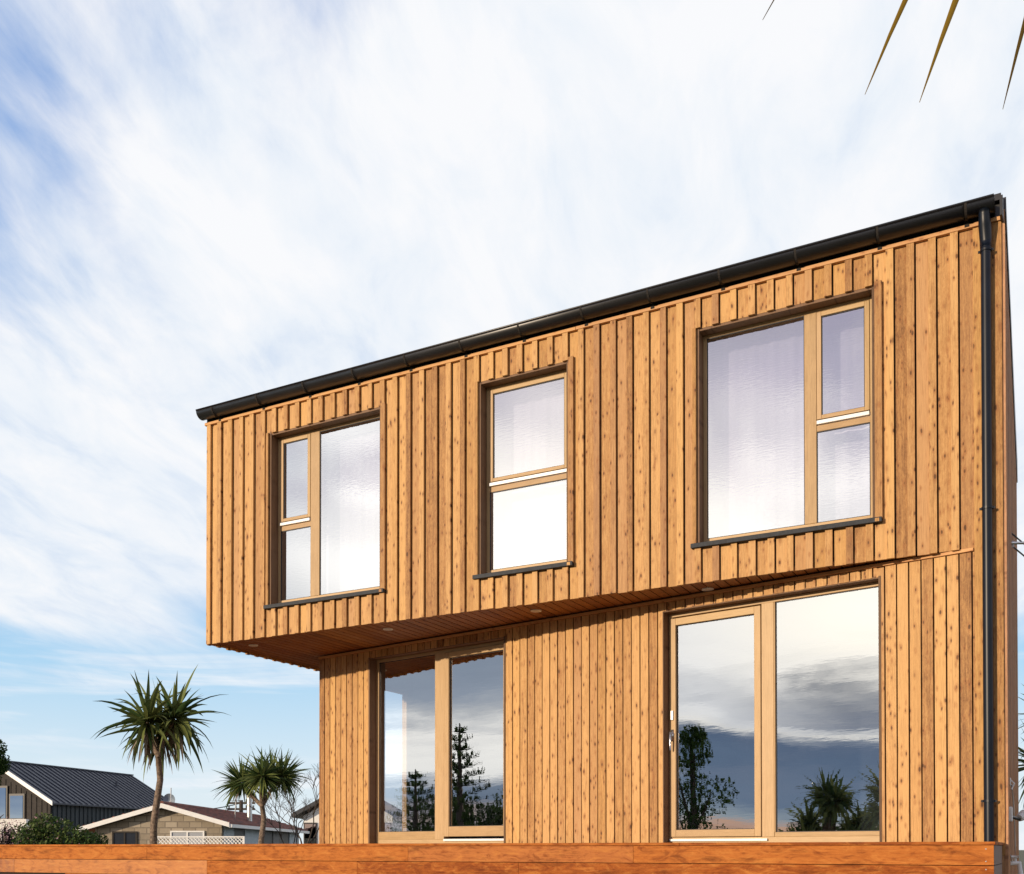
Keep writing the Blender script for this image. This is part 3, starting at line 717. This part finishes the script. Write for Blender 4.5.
def head(mb, dead, c, n, L, w, axis=(0,0,1), nd=0, dl=.5, spread=1.0, droop=(.3, 1.6), low=-.75):
    ax = Vector(axis).normalized()
    q = Vector((0,0,1)).rotation_difference(ax)
    for i in range(n):
        z = 1 - (1-low)*((i+.5)/n)**1.0; ph = i*2.39996 + random.uniform(-.25, .25); s = sqrt(max(0, 1-z*z))
        d = q @ Vector((s*cos(ph)*spread, s*sin(ph)*spread, z))
        LL_ = L*random.uniform(.55, 1.12)
        leaf_strip(mb, Vector(c)+d*.05, d, LL_, w*random.uniform(.8, 1.15), random.uniform(*droop)*(1.1-.6*z), r=random.random())
    for i in range(nd):
        ph = random.uniform(0, 2*pi); d = Vector((cos(ph)*.5, sin(ph)*.5, -.6))
        leaf_strip(dead, Vector(c)+Vector((0,0,-.1))+d*.08, d, dl*random.uniform(.6, 1.1), w*.7, 1.8, r=random.random())
def atpx(px, py, Y):                        # only used to convert my survey readings into metres
    return Vector(((px-512)/F*Y, Y, E + (849-py)/F*Y))

# tall cabbage tree
def cabbage(name, lab, base, fork, heads, n, L, w, tr, nd=20, group='cabbage trees', dl=.5, low=-.75, droop=(.3,1.6)):
    t = empty(name, (base[0], base[1], 0)); tag(t, lab, 'tree', group); o0 = Vector((base[0], base[1], 0))
    c = MB(); b = Vector(base); b.z = 0; f_ = Vector(fork)
    pts = [b.lerp(f_, i/8)+Vector((.04*sin(i*1.1), .03*cos(i*1.7), 0)) for i in range(9)]; pts[0] = b; pts[-1] = f_
    c.tube([p-o0 for p in pts], [tr*(1.25-.45*i/8) for i in range(9)], 12)
    for h in heads:
        h = Vector(h); mid = f_.lerp(h, .5)+(h-f_).cross(Vector((0,1,0)))*.05
        c.tube([f_-o0, mid-o0, h-o0], [tr*.72, tr*.6, tr*.5], 8)
    c.build('trunk', M_bark, t, smooth=True)
    for h in heads:
        a = MB(); dd = MB(); h = Vector(h)-o0
        ax = (h-(f_-o0)).normalized()*.5+Vector((0,0,.7))
        head(a, dd, h, n, L, w, ax, nd, dl, low=low, droop=droop)
        a.build('crown', M_cab, t, smooth=True)
        if nd: dd.build('dead_leaves', M_cabd, t, smooth=True)
    return t
Y = 18.0
cabbage('cabbage_tree', 'tall two headed cabbage tree with a bare trunk and drooping leaves left of the house',
        atpx(152, 849, Y), atpx(158, 757, Y), [atpx(147, 722, Y), atpx(174, 719, Y+.2), atpx(161, 728, Y+.6)], 66, .95, .088, .064, nd=16, dl=.7, droop=(.3, 2.8))
Y = 25.0
cabbage('cabbage_tree', 'shorter cabbage tree forking into several spiky heads nearest the house wall',
        atpx(262, 849, Y), atpx(262, 806, Y), [atpx(242, 783, Y), atpx(262, 777, Y-.4), atpx(282, 777, Y), atpx(271, 773, Y+.7)], 135, .72, .058, .075, nd=8, dl=.4, low=-.7, droop=(.1, 1.1))
# palm at the far right beyond the side wall
cabbage('cabbage_tree', 'dark cabbage tree just visible past the right edge of the house',
        (9.0, 17.0, 0), (9.0, 17.0, E+1.6), [(8.95, 17.0, E+2.1), (9.6, 17.2, E+1.6), (8.9, 17.4, E+1.4)], 70, .85, .05, .1, nd=14, dl=.6)

# leaves hanging into the top of the view: a cabbage tree whose trunk is right of the frame
t = empty('cabbage_tree', (2.35, 3.1, 0)); tag(t, 'near cabbage tree whose leaf tips hang into the top right of the view', 'tree', 'cabbage trees')
c = MB(); hc = Vector((-.3, .1, E+3.95)); c.tube([(2.3,-1.3,0),(1.95,-1.1,1.5),(1.4,-.8,3.0),(.6,-.3,4.4),hc], [.14,.12,.11,.09,.07], 14); c.build('trunk', M_bark, t, smooth=True)
def hang(mb, tip, start, w, sag, r):        # one leaf from the head to its tip
    tip = Vector(tip); s0 = Vector(start); n = 12; vs = []
    for i in range(n+1):
        u = i/n; p = s0.lerp(tip, u) + Vector((-.1, 0, .9))*sag*(4*u*(1-u))
        q = s0.lerp(tip, min(1, u+.01)) + Vector((-.1, 0, .9))*sag*(4*min(1, u+.01)*(1-min(1, u+.01)))
        d = (q-p); d = d.normalized() if d.length > 1e-6 else (tip-s0).normalized()
        side = d.cross(Vector((0,1,.15))).normalized(); ww = w*.5*min(1, .4+3*u)*(1-u**2.2)+.0008
        nn = Vector((0,-1,0)); vs += [p-side*ww, p+nn*ww*.4, p+side*ww]
    fs = []
    for i in range(n): a = i*3; fs += [(a,a+1,a+4,a+3),(a+1,a+2,a+5,a+4)]
    mb.add(vs, fs, r)
a = MB(); dd = MB()
o0 = Vector((2.35, 3.1, 0))
for (px, py, YY, w_, sg, sx, r) in ((765, 12, 3.0, .03, .20, -.06, .3), (868, 88, 3.0, .050, .16, 0, .9), (923, 96, 2.8, .056, .14, 0, .95), (1007, 103, 3.0, .045, .12, .04, .4)):
    tip = atpx(px, py, YY)-o0
    up = Vector((.30, 0, .52)).normalized()
    st = hc + Vector((sx, 0, 0)); hang(a, tip, st, w_, sg, r)
for i in range(70):
    z = 1-1.0*((i+.5)/70); ph = i*2.4; s = sqrt(1-z*z); d = Vector((s*cos(ph), s*sin(ph), z+.35))
    leaf_strip(a, hc, d, .75, .045, 1.0, r=random.random())
a.build('crown', leafmat('yellowing_cabbage_leaf', (.012,.010,.008), (.24,.15,.015)), t, smooth=True)

# leafy masses
def leaf_cloud(mb, cs, n, size, flat=.8):
    for (c, r) in cs:
        c = Vector(c)
        for i in range(n):
            while True:
                q = Vector((random.uniform(-1,1), random.uniform(-1,1), random.uniform(-1,1)))
                if .35 < q.length < 1: break
            q = Vector((q.x*r, q.y*r, q.z*r*flat)); p = c+q
            nrm = Vector((random.gauss(0,1), random.gauss(0,1), random.gauss(0,1))).normalized(); t1 = nrm.orthogonal().normalized(); t2 = nrm.cross(t1)
            s = size*random.uniform(.6, 1.3)
            mb.add([p-t1*s*.5, p+t2*s*.28, p+t1*s*.5, p-t2*s*.28], [(0,1,2,3)], random.random())
def bush(name, lab, cat, base, cs, n, size, m, group=None, m2=None, n2=0, twigs=10):
    t = empty(name, (base[0], base[1], 0)); tag(t, lab, cat, group); o0 = Vector((base[0], base[1], 0))
    st = MB()
    for (c_, r) in cs:
        p = Vector(c_)-o0
        for k in range(max(1, twigs//len(cs))):
            e = p + Vector((random.uniform(-r,r), random.uniform(-r,r), random.uniform(-.3,.8)*r))*.8
            st.tube([(random.uniform(-.1,.1), random.uniform(-.1,.1), 0), p*.5, p.lerp(e,.5), e], [.05,.035,.02,.008], 5)
    st.build('stem', M_barkd, t, smooth=True)
    a = MB(); leaf_cloud(a, [(Vector(c_)-o0, r) for c_, r in cs], n, size); a.build('foliage', m, t)
    if m2: a = MB(); leaf_cloud(a, [(Vector(c_)-o0, r*1.04) for c_, r in cs], n2, size*.7); a.build('blossom', m2, t)
    return t
Y = 24.0
bush('garden_shrub', 'dark green rounded shrub in front of the dark roofed barn', 'shrub', atpx(52, 849, Y),
     [(atpx(30, 836, Y), .42), (atpx(44, 825, Y), .35), (atpx(58, 832, Y), .45), (atpx(74, 838, Y), .38), (atpx(86, 842, Y), .3), (atpx(40, 845, Y), .4)], 550, .085, M_leafg, 'shrubs', M_blos, 25, 24)
bush('blossom_bush', 'bare twiggy bush dotted with pink blossom at the far left', 'shrub', atpx(8, 849, Y+1),
     [(atpx(3, 832, Y+1), .45), (atpx(18, 834, Y+1), .40), (atpx(-12, 826, Y+1), .5), (atpx(8, 840, Y+1), .4)], 40, .06, M_leafd, 'shrubs', M_blos, 260, 60)
bush('garden_shrub', 'small green shrub tucked under the block house eave', 'shrub', atpx(92, 849, 26),
     [(atpx(88, 840, 26), .3), (atpx(97, 841, 26), .28)], 300, .07, M_leafd, 'shrubs')
# tree at the left edge
bush('evergreen_tree', 'dark evergreen crown cut by the left edge above the barn', 'tree', (-13.0, 26, 0),
     [(atpx(-14, 762, 26), .55), (atpx(-4, 765, 26), .32), (atpx(-10, 748, 26), .38), (atpx(-25, 780, 26), .6)], 1300, .07, M_leafd)

# bare twiggy tree by the far house
def bare_tree(name, lab, base, top, spread, n=7, m=M_barkd, r0=.06):
    t = empty(name, (base[0], base[1], 0)); tag(t, lab, 'tree'); mb = MB()
    def grow(p, d, L, r, k):
        q = p + d*L; mid = p.lerp(q, .5) + Vector((random.uniform(-1,1), random.uniform(-1,1), random.uniform(-.5,.5)))*L*.08
        mb.tube([p, mid, q], [r, r*.85, r*.65], 5, cap=False)
        if k > 0:
            for _ in range(random.choice((2, 3, 3))):
                e = (d + Vector((random.uniform(-1,1)*spread, random.uniform(-1,1)*spread, random.uniform(-.2,.6)))*.75).normalized()
                grow(q, e, L*random.uniform(.62, .85), r*.62, k-1)
    H = top - 0.0
    grow(Vector((0,0,0)), Vector((0,0,1)), H*.42, r0, n); mb.build('branches', m, t, smooth=True)
Y = 33.0
b = atpx(304, 849, Y); bare_tree('bare_tree', 'leafless fine twigged tree between the block house and the timber wall', b, 3.3, 1.0, 5, r0=.05)
b = atpx(292, 849, Y-2); bare_tree('bare_tree', 'smaller leafless tree just left of the timber wall', b, 2.6, 1.2, 5, r0=.04)

# ------------------------------------------------------------------ neighbouring houses
def quad(mb, *p, r=.5): mb.add(p, [tuple(range(len(p)))], r)
M_roofd = bpy.data.materials.new('ribbed_dark_roof'); M_roofd.use_nodes = True
g = G(M_roofd.node_tree); p_ = g.n['Principled BSDF']; p_.inputs['Base Color'].default_value = (.040, .048, .068, 1); p_.inputs['Roughness'].default_value = .45
M_wallb = mat('blue_black_metal_wall', (.022, .036, .048), .5, var=.3, vscale=2)
M_gable = mat('gable_boards', (.030, .024, .020), .8, var=.4, vscale=5)
# barn: local x = along the ridge, away from us; local y = towards the left gable side
BY = 50.0
Az = atan2(.276, 1.0)                     # ridge heading, from +Y towards +X
base = atpx(50.5, 849, BY); HE, HR = E+48.2/F*BY, 0
hs = 3.35; HR = HE+1.98; BL = 11.0
barn = empty('metal_barn', (base.x, base.y, 0), -Az+pi/2 - 0)   # local +x points along the ridge heading
tag(barn, 'dark blue black metal roofed barn with white barge board behind the trees at far left', 'building', 'neighbouring buildings')
# local axes: x away, y to the left of it
c = MB(); c.box(0.1, BL, .0, .12, 0, HE-.02); c.box(0.1, BL, 2*hs-.12, 2*hs, 0, HE-.02)
for k in range(34): c.box(.15+k*.32, .15+k*.32+.05, -.04, .0, 0, HE-.05)
c.prism([(BL-.1, 0, 0), (BL-.1, 2*hs, 0), (BL-.1, 2*hs, HE), (BL-.1, hs, HR), (BL-.1, 0, HE)], (.1, 0, 0))
c.build('wall', M_wallb, barn, label='ribbed dark blue metal wall')
c = MB(); c.prism([(0.0, .02, 0), (0.0, 2*hs, 0), (0.0, 2*hs, HE-.03), (0.0, hs, HR-.06), (0.0, .02, HE-.03)], (.1, 0, 0)); 
for k in range(22): c.box(-.03, 0, .2+k*.3, .2+k*.3+.05, 0, HE-.1+max(0, (min(k*.3, 2*hs-k*.3))*.5))
c.build('gable', M_gable, barn, label='brown timber gable end')
sl_ = (HR-HE)/hs
def slope_pt(x, y, dz=0.0): return (x, y, HE + (hs-abs(y-hs))*sl_ + dz)
c = MB(); ov = .25
for (y0, y1) in ((-.3, hs), (2*hs+.3, hs)):
    a = [slope_pt(-ov, y0, .0), slope_pt(BL, y0, 0), slope_pt(BL, y1, 0), slope_pt(-ov, y1, 0)]
    c.prism(a, (0, 0, .08))
for k in range(27):
    x = -ov+.05+k*.42
    c.prism([slope_pt(x, -.3, .08), slope_pt(x+.05, -.3, .08), slope_pt(x+.05, hs, .08), slope_pt(x, hs, .08)], (0, 0, .055))
c.box(-ov, BL, hs-.12, hs+.12, HR+.06, HR+.12)
c.tube([(7.6, 1.9, slope_pt(0,1.9)[2]), (7.6, 1.9, slope_pt(0,1.9)[2]+.35)], .06, 8)
c.build('roof', M_roofd, barn, label='blue black ribbed metal roof')
c = MB(); 
c.prism([slope_pt(-ov-.05, -.32, -.05), slope_pt(-ov-.05, hs, -.05), slope_pt(-ov-.05, hs, .16), slope_pt(-ov-.05, -.32, .16)], (.05, 0, 0))
c.prism([slope_pt(-ov-.05, 2*hs+.32, -.05), slope_pt(-ov-.05, hs, -.05), slope_pt(-ov-.05, hs, .16), slope_pt(-ov-.05, 2*hs+.32, .16)], (.05, 0, 0))
c.build('barge_board', M_white, barn)
for (y0, z0_, z1_) in ((1.45, 2.9, 4.2), (2.45, 2.9, 4.6), (3.45, 2.9, 4.7)):
    f = MB(); f.box(-.08, -.035, y0, y0+.9, z0_, z1_); f = f.build('window', M_shelf, barn)
    c = MB(); c.box(-.1, -.081, y0+.08, y0+.82, z0_+.1, z1_-.1); c.build('pane', glass('barn_glass', .75, (.5,.5,.5)), f)

# block house
HY = 34.0; base = atpx(165, 849, HY)
bh = empty('block_house', (base.x, base.y, 0), radians(.6)); tag(bh, 'low tan block house with a red brown tile roof behind the cabbage trees', 'house', 'neighbouring buildings')
zr, wl, wr, zl, zri = E+42.6/F*HY, -87.5/F*HY, 67/F*HY, E+17/F*HY, E+23.5/F*HY
xw = -68.5/F*HY; LN = 13.0
zlw = zr+(zl-zr)*(xw/wl)
M_block = bpy.data.materials.new('concrete_block'); M_block.use_nodes = True; g = G(M_block.node_tree); p_ = g.n['Principled BSDF']
bk = g.node('ShaderNodeTexBrick'); x, y, z = g.sep(g.node('ShaderNodeTexCoord').outputs['Object']); g.put(bk.inputs['Vector'], g.xyz(x, z, 0))
bk.inputs['Scale'].default_value = 1.0; bk.inputs['Brick Width'].default_value = .40; bk.inputs['Row Height'].default_value = .2; bk.inputs['Mortar Size'].default_value = .02
bk.inputs['Color1'].default_value = (.36,.31,.24,1); bk.inputs['Color2'].default_value = (.15,.12,.085,1); bk.inputs['Mortar'].default_value = (.09,.075,.06,1)
g.l.new(g.mix(g.m('MULTIPLY', g.noise(g.xyz(x, y, z), 9, 5, .7), .6), bk.outputs['Color'], (.42,.36,.27)), p_.inputs['Base Color']); p_.inputs['Roughness'].default_value = .9
xr = wr-.35; zrw = zr+(zri-zr)*(xr/wr)
WB = [(-1.72, -.90, E+.10, E+.58), (.18, 1.30, E-.6, E+.60)]
c = MB()
c.prism([(xw, 0, 0), (xr, 0, 0), (xr, 0, zrw-.04), (0, 0, zr-.06), (xw, 0, zlw-.04)], (0, .15, 0)); c.box(xw, xw+.15, .15, LN, 0, zlw-.06); c.box(xw, xr, LN-.15, LN, 0, zlw-.1)
c.box(xw-.03, xw+.12, -.03, 0, 0, zlw-.04)
c.build('wall', M_block, bh, label='tan concrete block gable wall')
for i, (a, b, z0_, z1_) in enumerate(WB):
    f = MB(); fm = M_gable if i == 0 else M_white
    t = .05
    f.box(a, a+t, -.05, -.001, z0_, z1_); f.box(b-t, b, -.05, -.001, z0_, z1_); f.box(a+t, b-t, -.05, -.001, z0_, z0_+t); f.box(a+t, b-t, -.05, -.001, z1_-t, z1_)
    m_ = (a+b)/2; f.box(m_-.025, m_+.025, -.049, -.001, z0_+t, z1_-t)
    wn = f.build('window', fm, bh, label='brown framed dark window' if i == 0 else 'white framed window behind the trellis')
    c = MB(); c.box(a+t, b-t, -.02, -.012, z0_+t, z1_-t); c.build('pane', mat('dark_pane', (.02,.025,.035) if i == 0 else (.35,.37,.40), .15), wn)
# right side under the eave: pale panels and dark openings
c = MB(); c.box(xr-.15, xr, .15, LN, 0, zrw-.06); c.build('side_wall', M_shelf, bh)
for (a, b, cc) in ((.2, 1.5, 0), (3.0, 5.2, 0), (7.6, 8.6, 1), (10.8, 12.6, 0)):
    c = MB(); c.box(xr, xr+.03, a, b, .4, zrw-.1); c.build('panel', mat('pale_blue_panel', (.42,.50,.56), .6, var=.15) if cc == 0 else M_plaster, bh)
M_tile = mat('red_brown_tiles', (.26, .085, .055), .8, col2=(.12,.045,.034), vscale=1.6, bump=.6, bscale=9)
c = MB(); fo = -.35
for (xa, za, xb, zb) in ((wl, zl, 0, zr), (wr, zri, 0, zr)):
    c.prism([(xa, fo, za), (xa, LN+.3, za), (xb, LN+.3, zb), (xb, fo, zb)], (0, 0, .09))
    n = 9
    for k in range(n):                      # tile courses
        t = k/n; x_ = xa+(xb-xa)*t; z_ = za+(zb-za)*t+.09; x2 = xa+(xb-xa)*(t+.02); z2 = za+(zb-za)*(t+.02)+.09
        c.prism([(x_, fo, z_), (x_, LN+.3, z_), (x2, LN+.3, z2), (x2, fo, z2)], (0, 0, .03))
c.tube([(0, fo, zr+.1), (0, LN+.3, zr+.1)], .07, 8)
rf = c.build('roof', M_tile, bh, label='red brown tiled roof')
c = MB()
for (xa, za) in ((wl, zl), (wr, zri)): c.prism([(xa, fo-.04, za-.06), (0, fo-.04, zr-.06), (0, fo-.04, zr+.09), (xa, fo-.04, za+.09)], (0, .04, 0))
c.build('barge_board', M_white, bh)
c = MB(); c.box(wr-.02, wr+.08, fo, LN+.3, zri-.07, zri+.04); c.build('gutter', M_white, bh)
c = MB(); c.tube([(1.55, 5.0, zr-.5), (1.55, 5.0, zr+.55)], .10, 12); c.tube([(1.55,5.0,zr+.55),(1.55,5.0,zr+.62)], [.14,.14], 12); c.build('chimney', M_steel, rf, smooth=False)
an = MB(); an.tube([(0, .6, zr), (0, .6, zr+.65)], .02, 6); an.build('antenna', M_steel, rf)
an = MB(); an.tube([(1.2, 4.2, zr-.4), (1.25, 4.2, zr+.5)], .018, 6); an.tube([(1.05,4.2,zr+.38),(1.45,4.2,zr+.38)], .012, 6); an.build('antenna', M_steel, rf)
# satellite dish
ds = empty('satellite_dish', (base.x-.25, HY+1.2, zr-.05)); tag(ds, 'grey satellite dish on the block house ridge behind the trunk', 'dish')
c = MB()
ring = []; vs = [(0, .06, .32)]; fs = []
for j in (1, 2, 3):
    for k in range(16):
        t = 2*pi*k/16; r = .21*j/3; vs.append((r*cos(t), .06-.12*(j/3)**2, .32+r*sin(t)*1.05))
for k in range(16):
    fs.append((0, 1+k, 1+(k+1) % 16))
    for j in range(2): fs.append((1+j*16+k, 1+(j+1)*16+k, 1+(j+1)*16+(k+1) % 16, 1+j*16+(k+1) % 16))
c.add(vs, fs); c.build('reflector', mat('dish_grey', (.16,.21,.27), .6), ds, smooth=True)
c = MB(); c.tube([(0, .06, 0), (0, .06, .3)], .025, 6); c.tube([(0, .05, .1), (0, -.3, .25)], .012, 5); c.build('mast', M_steel, ds)
# white trellis
tr = MB(); ty = 31.0; a = atpx(157, 849, ty); b = atpx(243, 849, ty); z0_, z1_ = E-.55, E+11.5/F*ty
w_ = b.x-a.x; h_ = z1_-z0_
for sg in (1, -1):
    n = int((w_+h_)/.11)
    for k in range(n+1):
        s = k*.11-(h_ if sg > 0 else 0); x0_, x1_ = s, s+h_
        p0, p1 = (x0_, 0.0), (x1_, h_)
        if p0[0] < 0: p0 = (0, -x0_)
        if p1[0] > w_: p1 = (w_, h_-(x1_-w_))
        if sg < 0:
            p0, p1 = (s, h_), (s+h_, 0)
            p0 = (s, h_); 
            if p1[0] > w_: p1 = (w_, (s+h_-w_))
            if p0[0] >= w_: continue
        if p1[0]-p0[0] < .02: continue
        d = Vector((p1[0]-p0[0], 0, p1[1]-p0[1])).normalized(); nn = Vector((-d.z, 0, d.x))*.012
        A = Vector((p0[0], .012*sg, p0[1])); B = Vector((p1[0], .012*sg, p1[1]))
        tr.prism([A-nn, B-nn, B+nn, A+nn], (0, .01, 0))
fe = empty('trellis_fence', (a.x, ty, 0)); tag(fe, 'white diamond trellis fence in front of the block house', 'fence')
o = tr.build('lattice', M_white, fe, loc=(0, 0, z0_))
c = MB(); c.box(0, w_, -.03, .03, z1_, z1_+.04); c.box(0, w_, -.03, .03, 0.3, z0_); c.box(-.05, 0, -.03, .03, 0, z1_+.04); c.box(w_, w_+.05, -.03, .03, 0, z1_+.04); c.build('frame', M_white, fe)

# white wall at far left
c = MB(); a = atpx(-40, 849, 27); b = atpx(26, 849, 27); c.box(a.x, b.x, 27, 27.2, 0, E+30/F*27); o = c.build('garden_wall', M_white); tag(o, 'low white rendered wall behind the blossom bush', 'wall')

# house further right, partly behind the timber wall
HY = 55.0; base = atpx(348, 849, HY)
wh = empty('white_house', (base.x, base.y, 0)); tag(wh, 'white walled house with a dark grey gable roof, half hidden by the timber house', 'house', 'neighbouring buildings')
zr, ze, hw = E+61/F*HY, E+33/F*HY, 54/F*HY
c = MB(); c.prism([(-hw+.5, 0, 0), (hw-.5, 0, 0), (hw-.5, 0, ze), (0, 0, zr-.15), (-hw+.5, 0, ze)], (0, 8, 0)); c.build('wall', M_white, wh)
c = MB()
for s in (-1, 1): c.prism([(s*hw, -.5, ze-.1), (s*hw, 8.4, ze-.1), (0, 8.4, zr), (0, -.5, zr)], (0, 0, .22))
c.build('roof', mat('grey_roof', (.055,.06,.068), .8, var=.3, vscale=2), wh)
for (a, b) in ((-2.35, -1.65), (-1.2, -.2), (.6, 1.6), (1.9, 2.3)):
    c = MB(); c.box(a, b, -.06, -.001, 1.2, ze-.35); o = c.build('window', M_shelf, wh)
    c = MB(); c.box(a+.06, b-.06, -.08, -.061, 1.27, ze-.42); c.build('pane', glass('far_glass', .4, (.4,.5,.55)), o)

# power pole and wire
pp = empty('power_pole', (atpx(241, 849, 60).x, 60, 0)); tag(pp, 'distant power pole with crossarms behind the red brown roof', 'pole')
c = MB(); c.tube([(0,0,0),(0,0,E+49/F*60)], [.16,.11], 8); c.build('shaft', M_barkd, pp)
for z in (E+47/F*60, E+41/F*60):
    c = MB(); c.box(-.8, .8, -.06, .06, z-.12, z); [c.tube([(x_,0,z),(x_,0,z+.16)], .04, 6) for x_ in (-.7,-.3,.3,.7)]; c.build('crossarm', M_barkd, pp)
c = MB(); a = Vector((atpx(241,849,60).x, 60, E+46/F*60)); b = atpx(140, 802, 75)
c.tube([a.lerp(b, i/16)+Vector((0,0,-.5*4*(i/16)*(1-i/16))) for i in range(17)], .03, 5); tag(c.build('power_wire', M_wire), 'dark wire from the distant pole to behind the tall cabbage tree', 'wire', 'power wires')

# dark foliage low at the right edge
bush('evergreen_shrub', 'dark evergreen shrub at the right edge beyond the side wall', 'shrub', (8.9, 16.2, 0),
     [((8.3, 15.6, 1.2), .5), ((8.6, 16, 2.0), .5), ((9.2, 16.2, 1.6), .7), ((9.3, 16.4, 2.7), .55), ((8.4, 15.2, .6), .5)], 700, .09, M_leafd)

# ------------------------------------------------------------------ land and trees behind the viewer (seen mirrored in the glass)
tn = MB()
def ridge(mb, h0, h1, R, zf_, n=60):
    pr = [(-sin(radians(h0+(h1-h0)*i/n))*R, -cos(radians(h0+(h1-h0)*i/n))*R) for i in range(n+1)]
    for i in range(n):
        (x0_, y0_), (x1_, y1_) = pr[i], pr[i+1]; z0_, z1_ = zf_(i/n), zf_((i+1)/n)
        mb.add([(x0_,y0_,-1),(x1_,y1_,-1),(x1_,y1_,z1_),(x0_,y0_,z0_),(x0_*1.3,y0_*1.3,-1),(x1_*1.3,y1_*1.3,-1)], [(0,1,2,3),(3,2,5,4)], .5)
ridge(tn, 20, 130, 620, lambda t: 9+6*sin(t*9)+4*sin(t*23+1)+2*sin(t*51), 110)
tag(tn.build('hills', mat('hill_bush', (.02,.03,.028), .95, var=.4, vscale=.02)), kind='structure')
LN_ = Vector((-sin(TL), -cos(TL), 0)); LP = Vector((X0, Y0, 0))
def mirror(px, Yv):                         # where a thing must stand to be seen mirrored in the ground floor doors
    q = Vector(((px-512)/F*Yv, Yv, 0)); r = q - LN_*(2*(q-LP).dot(LN_)); r.z = 0; return r
def norfolk(lab, base, H, R, n=15):
    t = empty('norfolk_pine', base); tag(t, lab, 'tree', 'trees behind the viewer')
    c = MB(); c.tube([(0,0,0),(0,0,H*.5),(0,0,H)], [.25,.15,.03], 8); c.build('trunk', M_barkd, t, smooth=True)
    a = MB()
    for k in range(n):
        z = H*(.16+.84*k/n); rr = R*(1-k/n)**.8+.12
        for j in range(6):
            ph = j*pi/3+k*.5+random.uniform(-.15,.15); d = Vector((cos(ph), sin(ph), .10)); L = rr*random.uniform(.8, 1.1)
            a.tube([(0,0,z), d*L*.5+Vector((0,0,z)), d*L+Vector((0,0,z+.12*L))], [.03,.02,.01], 4, r=.1)
            for q in range(int(5+L*9)):
                s = random.uniform(.25, 1.0)*L; p = d*s+Vector((0,0,z+.1*s)); up = Vector((random.uniform(-.5,.5), random.uniform(-.5,.5), random.uniform(.3,1))).normalized()
                o_ = up.cross(d).normalized()*.05; h_ = random.uniform(.12,.28)
                a.add([p-o_, p+o_, p+o_*.4+up*h_, p-o_*.4+up*h_], [(0,1,2,3)], random.random())
    a.build('foliage', M_leafd, t)
bp = mirror(456, 46); norfolk('tall tiered norfolk pine behind the viewer mirrored in the left door', bp, E+5.6, 2.3)
bp = mirror(412, 52); norfolk('paler norfolk pine further off mirrored in the left door', bp, E+4.0, 2.6, 11)
def broad(name, lab, px, Yv, blobs, n=500, size=.16, m=M_leafd):
    b = mirror(px, Yv); t = empty(name, b); tag(t, lab, 'tree', 'trees behind the viewer')
    c = MB(); H = max(z for _, _, z, _ in blobs); c.tube([(0,0,0),(.1,0,H*.5),(0,.1,H)], [.2,.14,.06], 8)
    for (x_, y_, z_, r_) in blobs: c.tube([(0,0,H*.35),(x_*.6,y_*.6,z_*.8),(x_,y_,z_)], [.09,.06,.03], 6)
    c.build('trunk', M_barkd, t, smooth=True); a = MB(); leaf_cloud(a, [((x_,y_,z_), r_) for x_,y_,z_,r_ in blobs], n, size); a.build('crown', m, t)
for (px, Yv, s, lab) in ((470, 50, 1.0, 'dark spreading tree mirrored at the foot of the left door'), (498, 54, .8, 'low dark tree mirrored at the right of the left door')):
    broad('broadleaf_tree', lab, px, Yv, [(random.uniform(-1.6,1.6)*s, random.uniform(-1.6,1.6)*s, E+random.uniform(-.8,2.2)*s, random.uniform(.6,1.1)*s) for _ in range(20)], 420, .18)
broad('broadleaf_tree', 'tall narrow leafy tree mirrored in the left pane of the right door', 690, 42,
      [(0,0,E+4.6,.6),(.4,.1,E+3.9,.8),(-.4,.5,E+3.0,1.0),(.6,-.5,E+2.2,1.1),(-.2,.5,E+1.2,1.25),(.7,0,E+.3,1.3),(-.6,0,E+1.8,1.0)], 430, .18)
def cab_m(lab, px, Yv, pts_, L, n=80):
    b = mirror(px, Yv); t = empty('cabbage_tree', b); tag(t, lab, 'tree', 'cabbage trees')
    c = MB(); [c.tube([(0,0,0),(x_*.2,y_*.2,z_*.5),(x_,y_,z_)], [.12,.1,.06], 8) for x_,y_,z_ in pts_]; c.build('trunk', M_bark, t, smooth=True)
    for q in pts_:
        a = MB(); head(a, a, q, n, L, .085, nd=10); a.build('crown', M_cab, t, smooth=True)
cab_m('many headed cabbage tree mirrored in the middle of the right door', 822, 22, [(0,0,E+1.15),(.5,.1,E+1.0),(-.3,.2,E+.5),(.6,-.5,E+.45),(-.7,.3,E+.1),(.2,.6,E+.1),(.9,0,E+.1),(0,-.6,E+.2),(-.3,-.8,E+.3)], .6, 90)
cab_m('cabbage tree mirrored at the right edge of the right door', 882, 20, [(0,0,E+1.1),(.3,.2,E+.7),(-.2,-.5,E+.5)], .6)
